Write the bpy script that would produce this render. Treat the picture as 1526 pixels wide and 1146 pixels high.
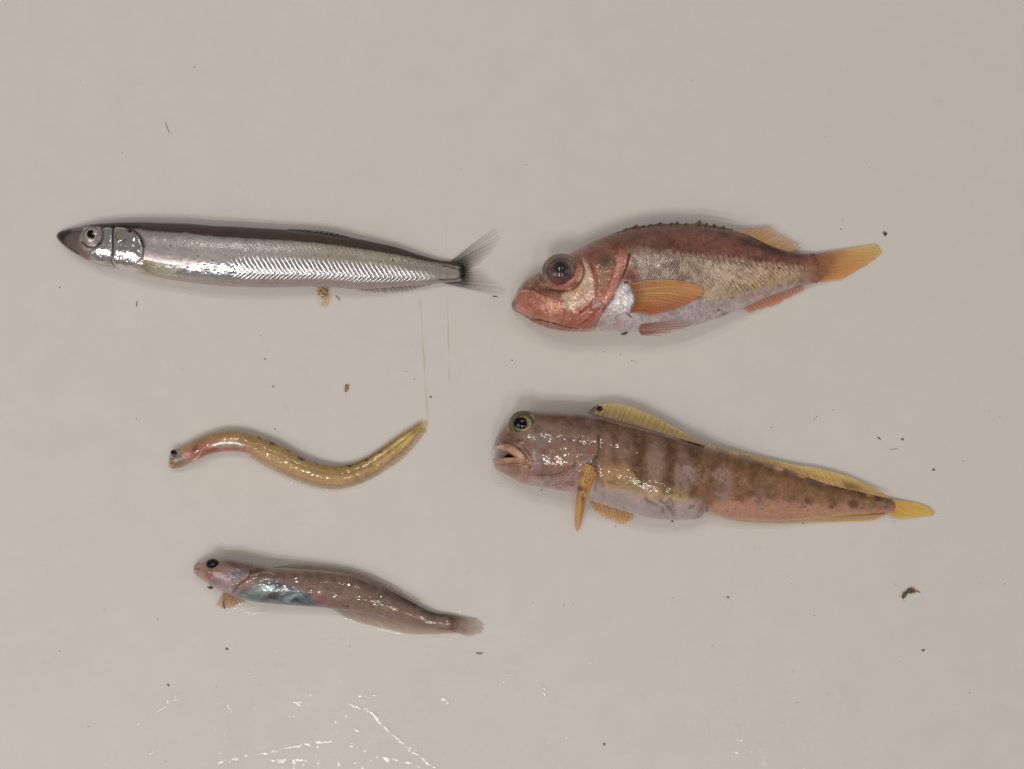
import bpy, math
import numpy as np

# ------------------------------------------------------------------ scene, camera, light
for o in list(bpy.data.objects):
    bpy.data.objects.remove(o)
SC = bpy.context.scene
COL = SC.collection
S = 0.0002            # metres on the board per photo pixel (the frame is about 30 cm wide)
CX, CY = 763.0, 573.0
CAM_H = 0.42

cam_d = bpy.data.cameras.new('camera')
cam = bpy.data.objects.new('camera', cam_d)
COL.objects.link(cam)
cam.location = (0, 0, CAM_H)
cam_d.sensor_width = 36.0
cam_d.lens = 36.0 * CAM_H / (1526 * S)
cam_d.clip_start = 0.01
cam_d.clip_end = 20
SC.camera = cam

world = bpy.data.worlds.new('World')
SC.world = world
world.use_nodes = True
wb = world.node_tree.nodes['Background']
wb.inputs[0].default_value = (1.0, 0.93, 0.87, 1)     # dim light bounced about the room
wb.inputs[1].default_value = 0.17


def area_light(name, loc, size, size_y, power, colour, aim=(0, 0, 0)):
    d = bpy.data.lights.new(name, 'AREA')
    d.shape = 'RECTANGLE'
    d.size, d.size_y = size, size_y
    d.energy = power
    d.color = colour
    o = bpy.data.objects.new(name, d)
    COL.objects.link(o)
    o.location = loc
    dx, dy, dz = (aim[i] - loc[i] for i in range(3))
    yaw = math.atan2(dy, dx)
    pitch = math.atan2(math.hypot(dx, dy), -dz)
    o.rotation_euler = (0, -pitch, yaw) if False else (pitch, 0, yaw - math.pi / 2)
    return o


WARM = (1.0, 0.945, 0.895)
for lx, ly, lw, pw in ((-0.24, -0.55, 0.24, 2.0), (-0.26, -0.78, 0.24, 2.0), (0.30, -0.57, 0.20, 0.8), (0.32, -0.80, 0.20, 0.8),
                       (-0.27, 0.62, 0.24, 1.25), (-0.29, 0.88, 0.24, 1.3), (0.38, 0.80, 0.20, 1.1)):
    area_light('ceiling_lamp', (lx, ly, 1.40), lw, 0.07, pw * 1.12, WARM)
area_light('side_fill', (-0.72, -0.34, 0.80), 0.5, 0.5, 2.1, WARM)  # added fill, no real source: softens shadows, brightens the board's left
area_light('side_fill', (1.30, 0.10, 1.05), 0.7, 0.7, 1.7, WARM)  # unseen fill added on the right to lighten the shadows

SC.view_settings.view_transform = 'Standard'
SC.view_settings.look = 'None'
SC.view_settings.exposure = -0.06
SC.view_settings.gamma = 1.0
SC.view_settings.use_curve_mapping = False
SC.render.engine = 'CYCLES'
SC.cycles.max_bounces = 10
SC.cycles.transparent_max_bounces = 16

# ------------------------------------------------------------------ numpy helpers
RNG = np.random.default_rng(7)


def lin(c):
    c = np.asarray(c, float) / 255.0
    return np.where(c <= 0.04045, c / 12.92, ((c + 0.055) / 1.055) ** 2.4)


ALB = np.array([1.20, 1.24, 1.27])


def alb(c):
    """surface colour of a thing that looks like sRGB c beside the board under this light"""
    a = lin(c) * ALB
    g = a @ np.array([0.3, 0.55, 0.15])
    a = (g + (a - g) * 1.0) * np.clip(g / 0.36, 0.05, 1.2) ** 0.42
    return np.clip(a, 0.003, 0.86)


def hash2(ix, iy, seed):
    n = (ix * 374761393 + iy * 668265263 + seed * 1442695041) & 0xffffffff
    n = ((n ^ (n >> 13)) * 1274126177) & 0xffffffff
    n = n ^ (n >> 16)
    return (n & 0xffff) / 65535.0


def vnoise(x, y, seed=0):
    ix = np.floor(x).astype(np.int64)
    iy = np.floor(y).astype(np.int64)
    fx, fy = x - ix, y - iy
    fx = fx * fx * (3 - 2 * fx)
    fy = fy * fy * (3 - 2 * fy)
    a = hash2(ix, iy, seed)
    b = hash2(ix + 1, iy, seed)
    c = hash2(ix, iy + 1, seed)
    d = hash2(ix + 1, iy + 1, seed)
    return (a * (1 - fx) + b * fx) * (1 - fy) + (c * (1 - fx) + d * fx) * fy


def fbm(x, y, seed=0, octv=3):
    s, a, t = 0.0, 0.5, 0.0
    for k in range(octv):
        s = s + a * vnoise(x * 2 ** k, y * 2 ** k, seed + k * 17)
        t += a
        a *= 0.55
    return s / t


def sstep(a, b, x):
    t = np.clip((x - a) / (b - a), 0, 1)
    return t * t * (3 - 2 * t)


def pchip(pts, x):
    """monotone cubic through (x, y) points"""
    p = np.array(sorted(pts), float)
    X, Y = p[:, 0], p[:, 1]
    h = np.diff(X)
    d = np.diff(Y) / h
    m = np.zeros(len(X))
    if len(X) > 2:
        w1 = 2 * h[1:] + h[:-1]
        w2 = h[1:] + 2 * h[:-1]
        ok = d[:-1] * d[1:] > 0
        den = np.where(ok, w1 / np.where(ok, d[:-1], 1) + w2 / np.where(ok, d[1:], 1), 1)
        m[1:-1] = np.where(ok, (w1 + w2) / den, 0)
    m[0], m[-1] = d[0], d[-1]
    x = np.clip(np.asarray(x, float), X[0], X[-1])
    i = np.clip(np.searchsorted(X, x) - 1, 0, len(X) - 2)
    t = (x - X[i]) / h[i]
    return ((1 + 2 * t) * (1 - t) ** 2 * Y[i] + t * (1 - t) ** 2 * h[i] * m[i]
            + t * t * (3 - 2 * t) * Y[i + 1] + t * t * (t - 1) * h[i] * m[i + 1])


def smooth_line(pts, n, closed=False):
    """Catmull-Rom through the points, n samples evenly by length"""
    p = np.array(pts, float)
    if closed:
        q = np.vstack([p[-1], p, p[0], p[1]])
    else:
        q = np.vstack([2 * p[0] - p[1], p, 2 * p[-1] - p[-2]])
    out = []
    for i in range(1, len(q) - 2):
        t = np.linspace(0, 1, 12, endpoint=False)[:, None]
        a, b, c, d = q[i - 1], q[i], q[i + 1], q[i + 2]
        out.append(0.5 * (2 * b + (c - a) * t + (2 * a - 5 * b + 4 * c - d) * t ** 2 + (3 * b - a - 3 * c + d) * t ** 3))
    out = np.vstack(out + [q[-2][None]])
    L = np.concatenate([[0], np.cumsum(np.linalg.norm(np.diff(out, axis=0), axis=1))])
    u = np.linspace(0, L[-1], n)
    return np.stack([np.interp(u, L, out[:, k]) for k in range(out.shape[1])], 1)


def seg_dist(P, line):
    """distance of points P to a polyline"""
    best = np.full(len(P), 1e9)
    for a, b in zip(line[:-1], line[1:]):
        ab = b - a
        t = np.clip(((P - a) @ ab) / (ab @ ab + 1e-12), 0, 1)
        best = np.minimum(best, np.sum((P - a - t[:, None] * ab) ** 2, 1))
    return np.sqrt(best)


def in_poly(P, poly):
    c = np.zeros(len(P), bool)
    x, y = P[:, 0], P[:, 1]
    for (x1, y1), (x2, y2) in zip(poly, np.roll(poly, -1, 0)):
        hit = ((y1 > y) != (y2 > y)) & (x < (x2 - x1) * (y - y1) / (y2 - y1 + 1e-12) + x1)
        c ^= hit
    return c


class Paint:
    """pigment, relief (mm), metal and roughness of a skin, at points in photo pixels"""

    def __init__(self, P, base, rough=0.38, metal=0.0, seed=1):
        self.P = P
        n = len(P)
        self.col = np.tile(alb(base), (n, 1))
        self.h = np.zeros(n)
        self.rough = np.full(n, rough)
        self.metal = np.full(n, metal)
        self.wob = np.stack([fbm(P[:, 0] / 7, P[:, 1] / 7, seed + 50), fbm(P[:, 0] / 7, P[:, 1] / 7, seed + 90)], 1) - 0.5
        self.seed = seed
        self.softk = 1.0
        self.wobk = 1.0

    def mask(self, a, col=None, h=None, metal=None, rough=None):
        a = np.clip(a, 0, 1)
        if col is not None:
            self.col += (alb(col) - self.col) * a[:, None]
        if h is not None:
            self.h += h * a
        if metal is not None:
            self.metal += (metal - self.metal) * a
        if rough is not None:
            self.rough += (rough - self.rough) * a

    def _near(self, lo, hi, m):
        P = self.P
        return np.where((P[:, 0] > lo[0] - m) & (P[:, 0] < hi[0] + m) & (P[:, 1] > lo[1] - m) & (P[:, 1] < hi[1] + m))[0]

    def poly(self, pts, col=None, soft=2.0, a=1.0, wob=2.0, smooth=True, **k):
        soft, wob = soft * self.softk, wob * self.wobk
        p = smooth_line(pts, max(40, len(pts) * 6), True)[:-1] if smooth else np.array(pts, float)
        i = self._near(p.min(0), p.max(0), soft + wob + 2)
        if not len(i):
            return
        Q = self.P[i] + self.wob[i] * wob * 2
        d = seg_dist(Q, np.vstack([p, p[:1]]))
        d = np.where(in_poly(Q, p), -d, d)
        m = np.zeros(len(self.P))
        m[i] = a * (1 - sstep(-soft, soft, d))
        self.mask(m, col, **k)
        return m

    def ell(self, cx, cy, rx, ry, col=None, soft=0.4, a=1.0, rot=0.0, wob=1.0, **k):
        Q = self.P + self.wob * wob * 2
        c, s = math.cos(rot), math.sin(rot)
        dx, dy = Q[:, 0] - cx, Q[:, 1] - cy
        r = np.hypot((dx * c + dy * s) / rx, (-dx * s + dy * c) / ry)
        m = a * (1 - sstep(1 - soft, 1 + soft, r))
        self.mask(m, col, **k)
        return m

    def stroke(self, pts, col=None, w=1.5, a=1.0, wob=0.6, smooth=True, **k):
        p = smooth_line(pts, max(12, len(pts) * 6)) if smooth and len(pts) > 2 else np.array(pts, float)
        i = self._near(p.min(0), p.max(0), 3 * w + wob + 1)
        if not len(i):
            return
        Q = self.P[i] + self.wob[i] * wob * 2
        d = seg_dist(Q, p)
        m = np.zeros(len(self.P))
        m[i] = a * np.exp(-(d / w) ** 2)
        self.mask(m, col, **k)
        return m

    def mottle(self, size, amt, seed=0, sx=1.0, octv=3):
        n = fbm(self.P[:, 0] / size / sx, self.P[:, 1] / size, self.seed * 7 + seed, octv) - 0.5
        self.col *= (1 + 2 * amt * n)[:, None]

    def tint(self, size, col, amt, seed=0, lo=0.5, hi=0.72, sx=1.0, where=None):
        n = fbm(self.P[:, 0] / size / sx, self.P[:, 1] / size, self.seed * 13 + seed, 4)
        m = amt * sstep(lo, hi, n)
        self.mask(m if where is None else m * where, col)

    def specks(self, cell, prob, r, col, a=0.8, seed=3, where=None):
        x, y = self.P[:, 0] / cell, self.P[:, 1] / cell
        ix, iy = np.floor(x).astype(np.int64), np.floor(y).astype(np.int64)
        on = hash2(ix, iy, seed) < prob
        jx, jy = 0.25 + 0.5 * hash2(ix, iy, seed + 1), 0.25 + 0.5 * hash2(ix, iy, seed + 2)
        d = np.hypot(x - ix - jx, y - iy - jy) * cell
        rr = r * (0.5 + hash2(ix, iy, seed + 3))
        m = a * on * (1 - sstep(rr * 0.5, rr, d))
        if where is not None:
            m = m * where
        self.mask(m, col)


def W(px, py, z):
    """photo pixel + height over the board -> metres; the board plane is z = 0"""
    k = 1 - z / CAM_H
    return np.stack([(px - CX) * S * k, (CY - py) * S * k, z], -1)


def mesh_obj(name, verts, faces, mat, parent=None, attrs=None, smooth=True):
    me = bpy.data.meshes.new(name)
    verts = np.asarray(verts, np.float32)
    faces = np.asarray(faces, np.int32)
    # outward faces: volume over the base must be positive
    v0 = verts.astype(float) - np.array([*verts[:, :2].mean(0), verts[:, 2].min()])
    a, b, c = v0[faces[:, 0]], v0[faces[:, 1]], v0[faces[:, 2]]
    vol = np.einsum('ij,ij->i', a, np.cross(b, c)).sum()
    if faces.shape[1] == 4:
        d = v0[faces[:, 3]]
        vol += np.einsum('ij,ij->i', a, np.cross(c, d)).sum()
    if vol < 0:
        faces = faces[:, ::-1].copy()
    me.vertices.add(len(verts))
    me.vertices.foreach_set('co', verts.ravel())
    k = faces.shape[1]
    me.loops.add(faces.size)
    me.loops.foreach_set('vertex_index', faces.ravel())
    me.polygons.add(len(faces))
    me.polygons.foreach_set('loop_start', np.arange(0, faces.size, k, dtype=np.int32))
    me.polygons.foreach_set('use_smooth', np.full(len(faces), smooth))
    me.update(calc_edges=True)
    me.validate()
    for an, (typ, data) in (attrs or {}).items():
        at = me.attributes.new(an, typ, 'POINT')
        data = np.asarray(data, np.float32)
        at.data.foreach_set('color' if typ == 'FLOAT_COLOR' else ('vector' if typ == 'FLOAT_VECTOR' else 'value'), data.ravel())
    o = bpy.data.objects.new(name, me)
    COL.objects.link(o)
    if mat:
        me.materials.append(mat)
    if parent:
        o.parent = parent
    return o


def rgba(c):
    return np.concatenate([c, np.ones((len(c), 1))], 1)


# ------------------------------------------------------------------ materials
def new_mat(name):
    m = bpy.data.materials.new(name)
    m.use_nodes = True
    nt = m.node_tree
    return m, nt, nt.nodes['Principled BSDF'], nt.nodes['Material Output']


def link(nt, a, b):
    nt.links.new(a, b)


def node(nt, t, **kw):
    n = nt.nodes.new(t)
    for k, v in kw.items():
        setattr(n, k, v)
    return n


def noise(nt, scale, detail=3.0, vec=None, rough=0.5, distort=0.0):
    n = node(nt, 'ShaderNodeTexNoise')
    n.inputs['Scale'].default_value = scale
    n.inputs['Detail'].default_value = detail
    n.inputs['Roughness'].default_value = rough
    n.inputs['Distortion'].default_value = distort
    if vec is not None:
        link(nt, vec, n.inputs['Vector'])
    return n


def skin_mat(name, coat=0.6, sss=0.12, bump=0.25, film=0.35, coat_rough=0.03, stretch=1.0, spec=0.25):
    m, nt, b, out = new_mat(name)
    tc = node(nt, 'ShaderNodeTexCoord')
    mp = node(nt, 'ShaderNodeMapping')
    mp.inputs['Scale'].default_value = (1 / stretch, 1, 1)
    link(nt, tc.outputs['Object'], mp.inputs['Vector'])
    vec = mp.outputs['Vector']
    ac = node(nt, 'ShaderNodeAttribute', attribute_name='pigment')
    ap = node(nt, 'ShaderNodeAttribute', attribute_name='surface')
    n0 = noise(nt, 4200, 2.0, vec)
    mr = node(nt, 'ShaderNodeMapRange')
    mr.inputs['To Min'].default_value = 0.82
    mr.inputs['To Max'].default_value = 1.18
    n0b = noise(nt, 1100, 3.0, vec)
    ad = node(nt, 'ShaderNodeMath', operation='ADD')
    link(nt, n0.outputs['Fac'], ad.inputs[0])
    link(nt, n0b.outputs['Fac'], ad.inputs[1])
    mr.inputs['From Min'].default_value = 0.6
    mr.inputs['From Max'].default_value = 1.4
    link(nt, ad.outputs[0], mr.inputs['Value'])
    mx = node(nt, 'ShaderNodeVectorMath', operation='SCALE')
    link(nt, ac.outputs['Color'], mx.inputs[0])
    link(nt, mr.outputs['Result'], mx.inputs['Scale'])
    link(nt, mx.outputs['Vector'], b.inputs['Base Color'])
    sp = node(nt, 'ShaderNodeSeparateColor')
    link(nt, ap.outputs['Color'], sp.inputs['Color'])
    link(nt, sp.outputs['Red'], b.inputs['Metallic'])
    link(nt, sp.outputs['Green'], b.inputs['Roughness'])
    b.inputs['Specular IOR Level'].default_value = spec
    b.inputs['Subsurface Weight'].default_value = sss
    b.inputs['Subsurface Radius'].default_value = (1.0, 0.5, 0.35)
    b.inputs['Subsurface Scale'].default_value = 0.0016
    b.inputs['Coat Weight'].default_value = coat
    b.inputs['Coat Roughness'].default_value = coat_rough
    b.inputs['Coat IOR'].default_value = 1.5
    n1 = noise(nt, 2600, 2.5, vec)
    bp = node(nt, 'ShaderNodeBump')
    bp.inputs['Strength'].default_value = bump
    bp.inputs['Distance'].default_value = 0.0001
    link(nt, n1.outputs['Fac'], bp.inputs['Height'])
    link(nt, bp.outputs['Normal'], b.inputs['Normal'])
    n2 = noise(nt, 420, 1.5, vec, distort=0.5)
    bp2 = node(nt, 'ShaderNodeBump')
    bp2.inputs['Strength'].default_value = film
    bp2.inputs['Distance'].default_value = 0.0003
    link(nt, n2.outputs['Fac'], bp2.inputs['Height'])
    link(nt, bp2.outputs['Normal'], b.inputs['Coat Normal'])
    return m


def fin_mat(name, coat=0.3, rough=0.4):
    m, nt, b, out = new_mat(name)
    ac = node(nt, 'ShaderNodeAttribute', attribute_name='pigment')
    ap = node(nt, 'ShaderNodeAttribute', attribute_name='cover')
    link(nt, ac.outputs['Color'], b.inputs['Base Color'])
    link(nt, ap.outputs['Fac'], b.inputs['Alpha'])
    b.inputs['Roughness'].default_value = rough
    b.inputs['Coat Weight'].default_value = coat
    b.inputs['Coat Roughness'].default_value = 0.08
    tc = node(nt, 'ShaderNodeTexCoord')
    n1 = noise(nt, 1800, 2.0, tc.outputs['Object'])
    bp = node(nt, 'ShaderNodeBump')
    bp.inputs['Strength'].default_value = 0.4
    bp.inputs['Distance'].default_value = 0.0003
    link(nt, n1.outputs['Fac'], bp.inputs['Height'])
    link(nt, bp.outputs['Normal'], b.inputs['Coat Normal'])
    link(nt, bp.outputs['Normal'], b.inputs['Normal'])
    return m


M_SILVER = skin_mat('silver_skin', coat=0.3, sss=0.05, bump=0.12, film=0.35, coat_rough=0.06, stretch=1.6)
M_RED = skin_mat('red_fish_skin', coat=0.55, sss=0.10, bump=0.40, film=0.75, coat_rough=0.05)
M_BAND = skin_mat('banded_skin', coat=0.9, sss=0.12, bump=0.10, film=0.32)
M_EEL = skin_mat('eel_skin', coat=1.0, sss=0.25, bump=0.12, film=0.45)
M_BLUE = skin_mat('blue_belly_skin', coat=1.0, sss=0.2, bump=0.15, film=0.5)
M_FIN = fin_mat('fin_membrane')
M_EYE = skin_mat('eye_surface', coat=0.5, sss=0.0, bump=0.05, film=0.05, coat_rough=0.02)


def flat_mat(name, c, rough=0.4, coat=0.0, spec=0.5, vary=0.35, scale=2500):
    m, nt, b, out = new_mat(name)
    tc = node(nt, 'ShaderNodeTexCoord')
    n = noise(nt, scale, 3.0, tc.outputs['Object'])
    cr = node(nt, 'ShaderNodeValToRGB')
    a = alb(c)
    cr.color_ramp.elements[0].position = 0.3
    cr.color_ramp.elements[1].position = 0.7
    cr.color_ramp.elements[0].color = (*np.clip(a * (1 - vary), 0, 1), 1)
    cr.color_ramp.elements[1].color = (*np.clip(a * (1 + vary), 0, 0.9), 1)
    link(nt, n.outputs['Fac'], cr.inputs['Fac'])
    link(nt, cr.outputs['Color'], b.inputs['Base Color'])
    b.inputs['Roughness'].default_value = rough
    b.inputs['Coat Weight'].default_value = coat
    b.inputs['Coat Roughness'].default_value = 0.05
    b.inputs['Specular IOR Level'].default_value = spec
    return m


M_PUPIL = flat_mat('pupil_black', (8, 8, 9), 0.06, 0.0, spec=0.4)
M_DEBRIS = flat_mat('dark_debris', (120, 94, 60), 0.5, 0.3, vary=0.5)
M_DEBRIS2 = flat_mat('brown_debris', (164, 132, 82), 0.5, 0.4, vary=0.5)


def clear_mat(name, tint=(1, 1, 1), rough=0.02, ior=1.33, haze=0.0, haze_col=(0.5, 0.48, 0.46)):
    """thin clear wet surface: transparent with Fresnel reflection"""
    m = bpy.data.materials.new(name)
    m.use_nodes = True
    nt = m.node_tree
    nt.nodes.remove(nt.nodes['Principled BSDF'])
    out = nt.nodes['Material Output']
    tr = node(nt, 'ShaderNodeBsdfTransparent')
    tr.inputs['Color'].default_value = (*tint, 1)
    gl = node(nt, 'ShaderNodeBsdfGlossy')
    gl.inputs['Roughness'].default_value = rough
    fr = node(nt, 'ShaderNodeFresnel')
    fr.inputs['IOR'].default_value = ior
    mx = node(nt, 'ShaderNodeMixShader')
    base = tr.outputs[0]
    if haze > 0:
        df = node(nt, 'ShaderNodeBsdfDiffuse')
        df.inputs['Color'].default_value = (*haze_col, 1)
        m2 = node(nt, 'ShaderNodeMixShader')
        m2.inputs[0].default_value = haze
        link(nt, tr.outputs[0], m2.inputs[1])
        link(nt, df.outputs[0], m2.inputs[2])
        base = m2.outputs[0]
    link(nt, fr.outputs[0], mx.inputs[0])
    link(nt, base, mx.inputs[1])
    link(nt, gl.outputs[0], mx.inputs[2])
    link(nt, mx.outputs[0], out.inputs['Surface'])
    return m


M_WATER = clear_mat('water', rough=0.02, ior=1.45)
M_CORNEA = clear_mat('cornea', rough=0.02, ior=1.38, haze=0.05)

# ------------------------------------------------------------------ the board
def board_material():
    m, nt, b, out = new_mat('white_plastic')
    tc = node(nt, 'ShaderNodeTexCoord')
    v = tc.outputs['Object']
    big = noise(nt, 7, 3.0, v, rough=0.6)
    cr = node(nt, 'ShaderNodeValToRGB')
    cr.color_ramp.elements[0].position = 0.35
    cr.color_ramp.elements[1].position = 0.68
    cr.color_ramp.elements[0].color = (0.775, 0.750, 0.700, 1)
    cr.color_ramp.elements[1].color = (0.785, 0.745, 0.722, 1)
    link(nt, big.outputs['Fac'], cr.inputs['Fac'])
    fine = noise(nt, 90, 7.0, v, rough=0.65)
    mr = node(nt, 'ShaderNodeMapRange')
    mr.inputs['To Min'].default_value = 0.95
    mr.inputs['To Max'].default_value = 1.05
    link(nt, fine.outputs['Fac'], mr.inputs['Value'])
    sc = node(nt, 'ShaderNodeVectorMath', operation='SCALE')
    link(nt, cr.outputs['Color'], sc.inputs[0])
    link(nt, mr.outputs['Result'], sc.inputs['Scale'])
    # faint brown smears
    sm = noise(nt, 38, 4.0, v, rough=0.6)
    smr = node(nt, 'ShaderNodeMapRange')
    smr.inputs['From Min'].default_value = 0.64
    smr.inputs['From Max'].default_value = 0.80
    smr.inputs['To Max'].default_value = 0.28
    link(nt, sm.outputs['Fac'], smr.inputs['Value'])
    mx = node(nt, 'ShaderNodeMix', data_type='RGBA')
    link(nt, smr.outputs['Result'], mx.inputs[0])
    link(nt, sc.outputs['Vector'], mx.inputs[6])
    mx.inputs[7].default_value = (0.62, 0.52, 0.42, 1)
    # knife cuts stained yellow-brown
    sxyz = node(nt, 'ShaderNodeSeparateXYZ')
    link(nt, v, sxyz.inputs[0])
    cn = noise(nt, 130, 3.0, v)
    def mth(op, a, b_=None, c=None):
        n = node(nt, 'ShaderNodeMath', operation=op)
        for k, q in enumerate((a, b_, c)):
            if q is None:
                continue
            if isinstance(q, (int, float)):
                n.inputs[k].default_value = q
            else:
                link(nt, q, n.inputs[k])
        return n.outputs[0]
    def ramp(val, a, b_):
        n = node(nt, 'ShaderNodeMapRange', interpolation_type='SMOOTHSTEP')
        n.inputs['From Min'].default_value = a
        n.inputs['From Max'].default_value = b_
        link(nt, val, n.inputs['Value'])
        return n.outputs['Result']
    col_out = mx.outputs[2]
    for (xa, ya, xb, yb, w, f) in ((625.3, 430, 637.2, 628, 2.4, 0.45), (666.5, 430, 669.8, 580, 2.2, 0.42), (664.5, 322, 664.6, 392, 1.0, 0.35), (602, 318, 606, 340, 3.0, 0.3), (638, 560, 636, 640, 1.2, 0.4),
                                   (627, 505, 639, 560, 1.6, 0.3), (247, 590, 262, 640, 9.0, 0.0), (420, 588, 432, 622, 10.0, 0.25)):
        Xa, Ya, Xb, Yb = (xa - CX) * S, (CY - ya) * S, (xb - CX) * S, (CY - yb) * S
        sl = (Xb - Xa) / (Yb - Ya)
        dx = mth('ABSOLUTE', mth('SUBTRACT', sxyz.outputs['X'], mth('MULTIPLY_ADD', sxyz.outputs['Y'], sl, Xa - sl * Ya)))
        line = ramp(dx, w * S, 0.15 * w * S)
        yr = mth('MULTIPLY', ramp(sxyz.outputs['Y'], Yb, Yb + 25 * S), ramp(sxyz.outputs['Y'], Ya, Ya - 25 * S))
        m_ = mth('MULTIPLY', mth('MULTIPLY', line, yr), mth('MULTIPLY', ramp(cn.outputs['Fac'], 0.30, 0.62), f))
        mk = node(nt, 'ShaderNodeMix', data_type='RGBA')
        link(nt, m_, mk.inputs[0])
        link(nt, col_out, mk.inputs[6])
        mk.inputs[7].default_value = (0.62, 0.46, 0.27, 1)
        col_out = mk.outputs[2]
    link(nt, col_out, b.inputs['Base Color'])
    b.inputs['Subsurface Weight'].default_value = 0.18
    b.inputs['Subsurface Radius'].default_value = (1.0, 0.85, 0.75)
    b.inputs['Subsurface Scale'].default_value = 0.004
    b.inputs['Specular IOR Level'].default_value = 0.35
    # gloss varies where the wet film lies
    wet = noise(nt, 22, 3.0, v)
    rr = node(nt, 'ShaderNodeMapRange')
    rr.inputs['From Min'].default_value = 0.35
    rr.inputs['From Max'].default_value = 0.7
    rr.inputs['To Min'].default_value = 0.50
    rr.inputs['To Max'].default_value = 0.36
    link(nt, wet.outputs['Fac'], rr.inputs['Value'])
    link(nt, rr.outputs['Result'], b.inputs['Roughness'])
    # knife scratches: long stretched noise in two directions
    add = None
    for ang, sx, sy in ((0.25, 12, 1500), (1.25, 10, 1300), (2.1, 14, 1400)):
        mp = node(nt, 'ShaderNodeMapping')
        mp.inputs['Rotation'].default_value = (0, 0, ang)
        mp.inputs['Scale'].default_value = (sx, sy, 1)
        link(nt, v, mp.inputs['Vector'])
        n = noise(nt, 1.0, 2.0, mp.outputs['Vector'])
        r = node(nt, 'ShaderNodeMapRange')
        r.inputs['From Min'].default_value = 0.62
        r.inputs['From Max'].default_value = 0.75
        link(nt, n.outputs['Fac'], r.inputs['Value'])
        if add is None:
            add = r.outputs['Result']
        else:
            a = node(nt, 'ShaderNodeMath', operation='ADD')
            link(nt, add, a.inputs[0])
            link(nt, r.outputs['Result'], a.inputs[1])
            add = a.outputs[0]
    fb = noise(nt, 1500, 2.0, v)
    a = node(nt, 'ShaderNodeMath', operation='MULTIPLY_ADD')
    link(nt, add, a.inputs[0])
    a.inputs[1].default_value = -0.7
    link(nt, fb.outputs['Fac'], a.inputs[2])
    bp = node(nt, 'ShaderNodeBump')
    bp.inputs['Strength'].default_value = 0.10
    bp.inputs['Distance'].default_value = 0.0002
    link(nt, a.outputs[0], bp.inputs['Height'])
    link(nt, bp.outputs['Normal'], b.inputs['Normal'])
    return m


def build_board():
    hx, hy, t, r = 0.26, 0.19, 0.012, 0.004
    prof = [(0, 0.0)] + [(r - r * math.cos(a), -r + r * math.sin(a)) for a in []]
    rings = []
    for k in range(7):
        a = k / 6 * math.pi / 2
        rings.append((-r + r * math.sin(a), -r + r * math.cos(a)))
    rings += [(0.0, -t)]
    verts, faces = [], []
    nc = 6
    def ring(off, z):
        pts = []
        R = 0.02 + off
        for sx, sy, a0 in ((1, 1, 0), (-1, 1, 90), (-1, -1, 180), (1, -1, 270)):
            for k in range(nc):
                a = math.radians(a0 + 90 * k / (nc - 1))
                pts.append((sx * (hx - 0.02) + R * math.cos(a), sy * (hy - 0.02) + R * math.sin(a), z))
        return pts
    me = bpy.data.meshes.new('cutting_board')
    n = 4 * nc
    for off, z in rings:
        verts += ring(off, z)
    fs = [list(range(n))]
    for k in range(len(rings) - 1):
        for i in range(n):
            j = (i + 1) % n
            fs.append([k * n + i, (k + 1) * n + i, (k + 1) * n + j, k * n + j])
    fs.append(list(range((len(rings) - 1) * n, len(rings) * n))[::-1])
    me.from_pydata(verts, [], fs)
    me.update()
    o = bpy.data.objects.new('cutting_board', me)
    COL.objects.link(o)
    me.materials.append(board_material())
    o['kind'] = 'structure'
    o['label'] = 'white plastic cutting board under all the fish'
    return o


BOARD = build_board()

# ------------------------------------------------------------------ fish machinery
def thing(name, label, cat, px, py, group=None):
    o = bpy.data.objects.new(name, None)
    COL.objects.link(o)
    o.empty_display_size = 0.01
    o['label'] = label
    o['category'] = cat
    if group:
        o['group'] = group
    return o


def head_dense(n, k=1.6):
    """0..1 samples, denser at the start and a little at the end"""
    t = np.linspace(0, 1, n)
    return 0.55 * t + 0.45 * (1 - np.cos(math.pi * t)) / 2 if k is None else t + 0.0 * t - 0.12 * np.sin(2 * math.pi * t) / (2 * math.pi) * k


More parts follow.
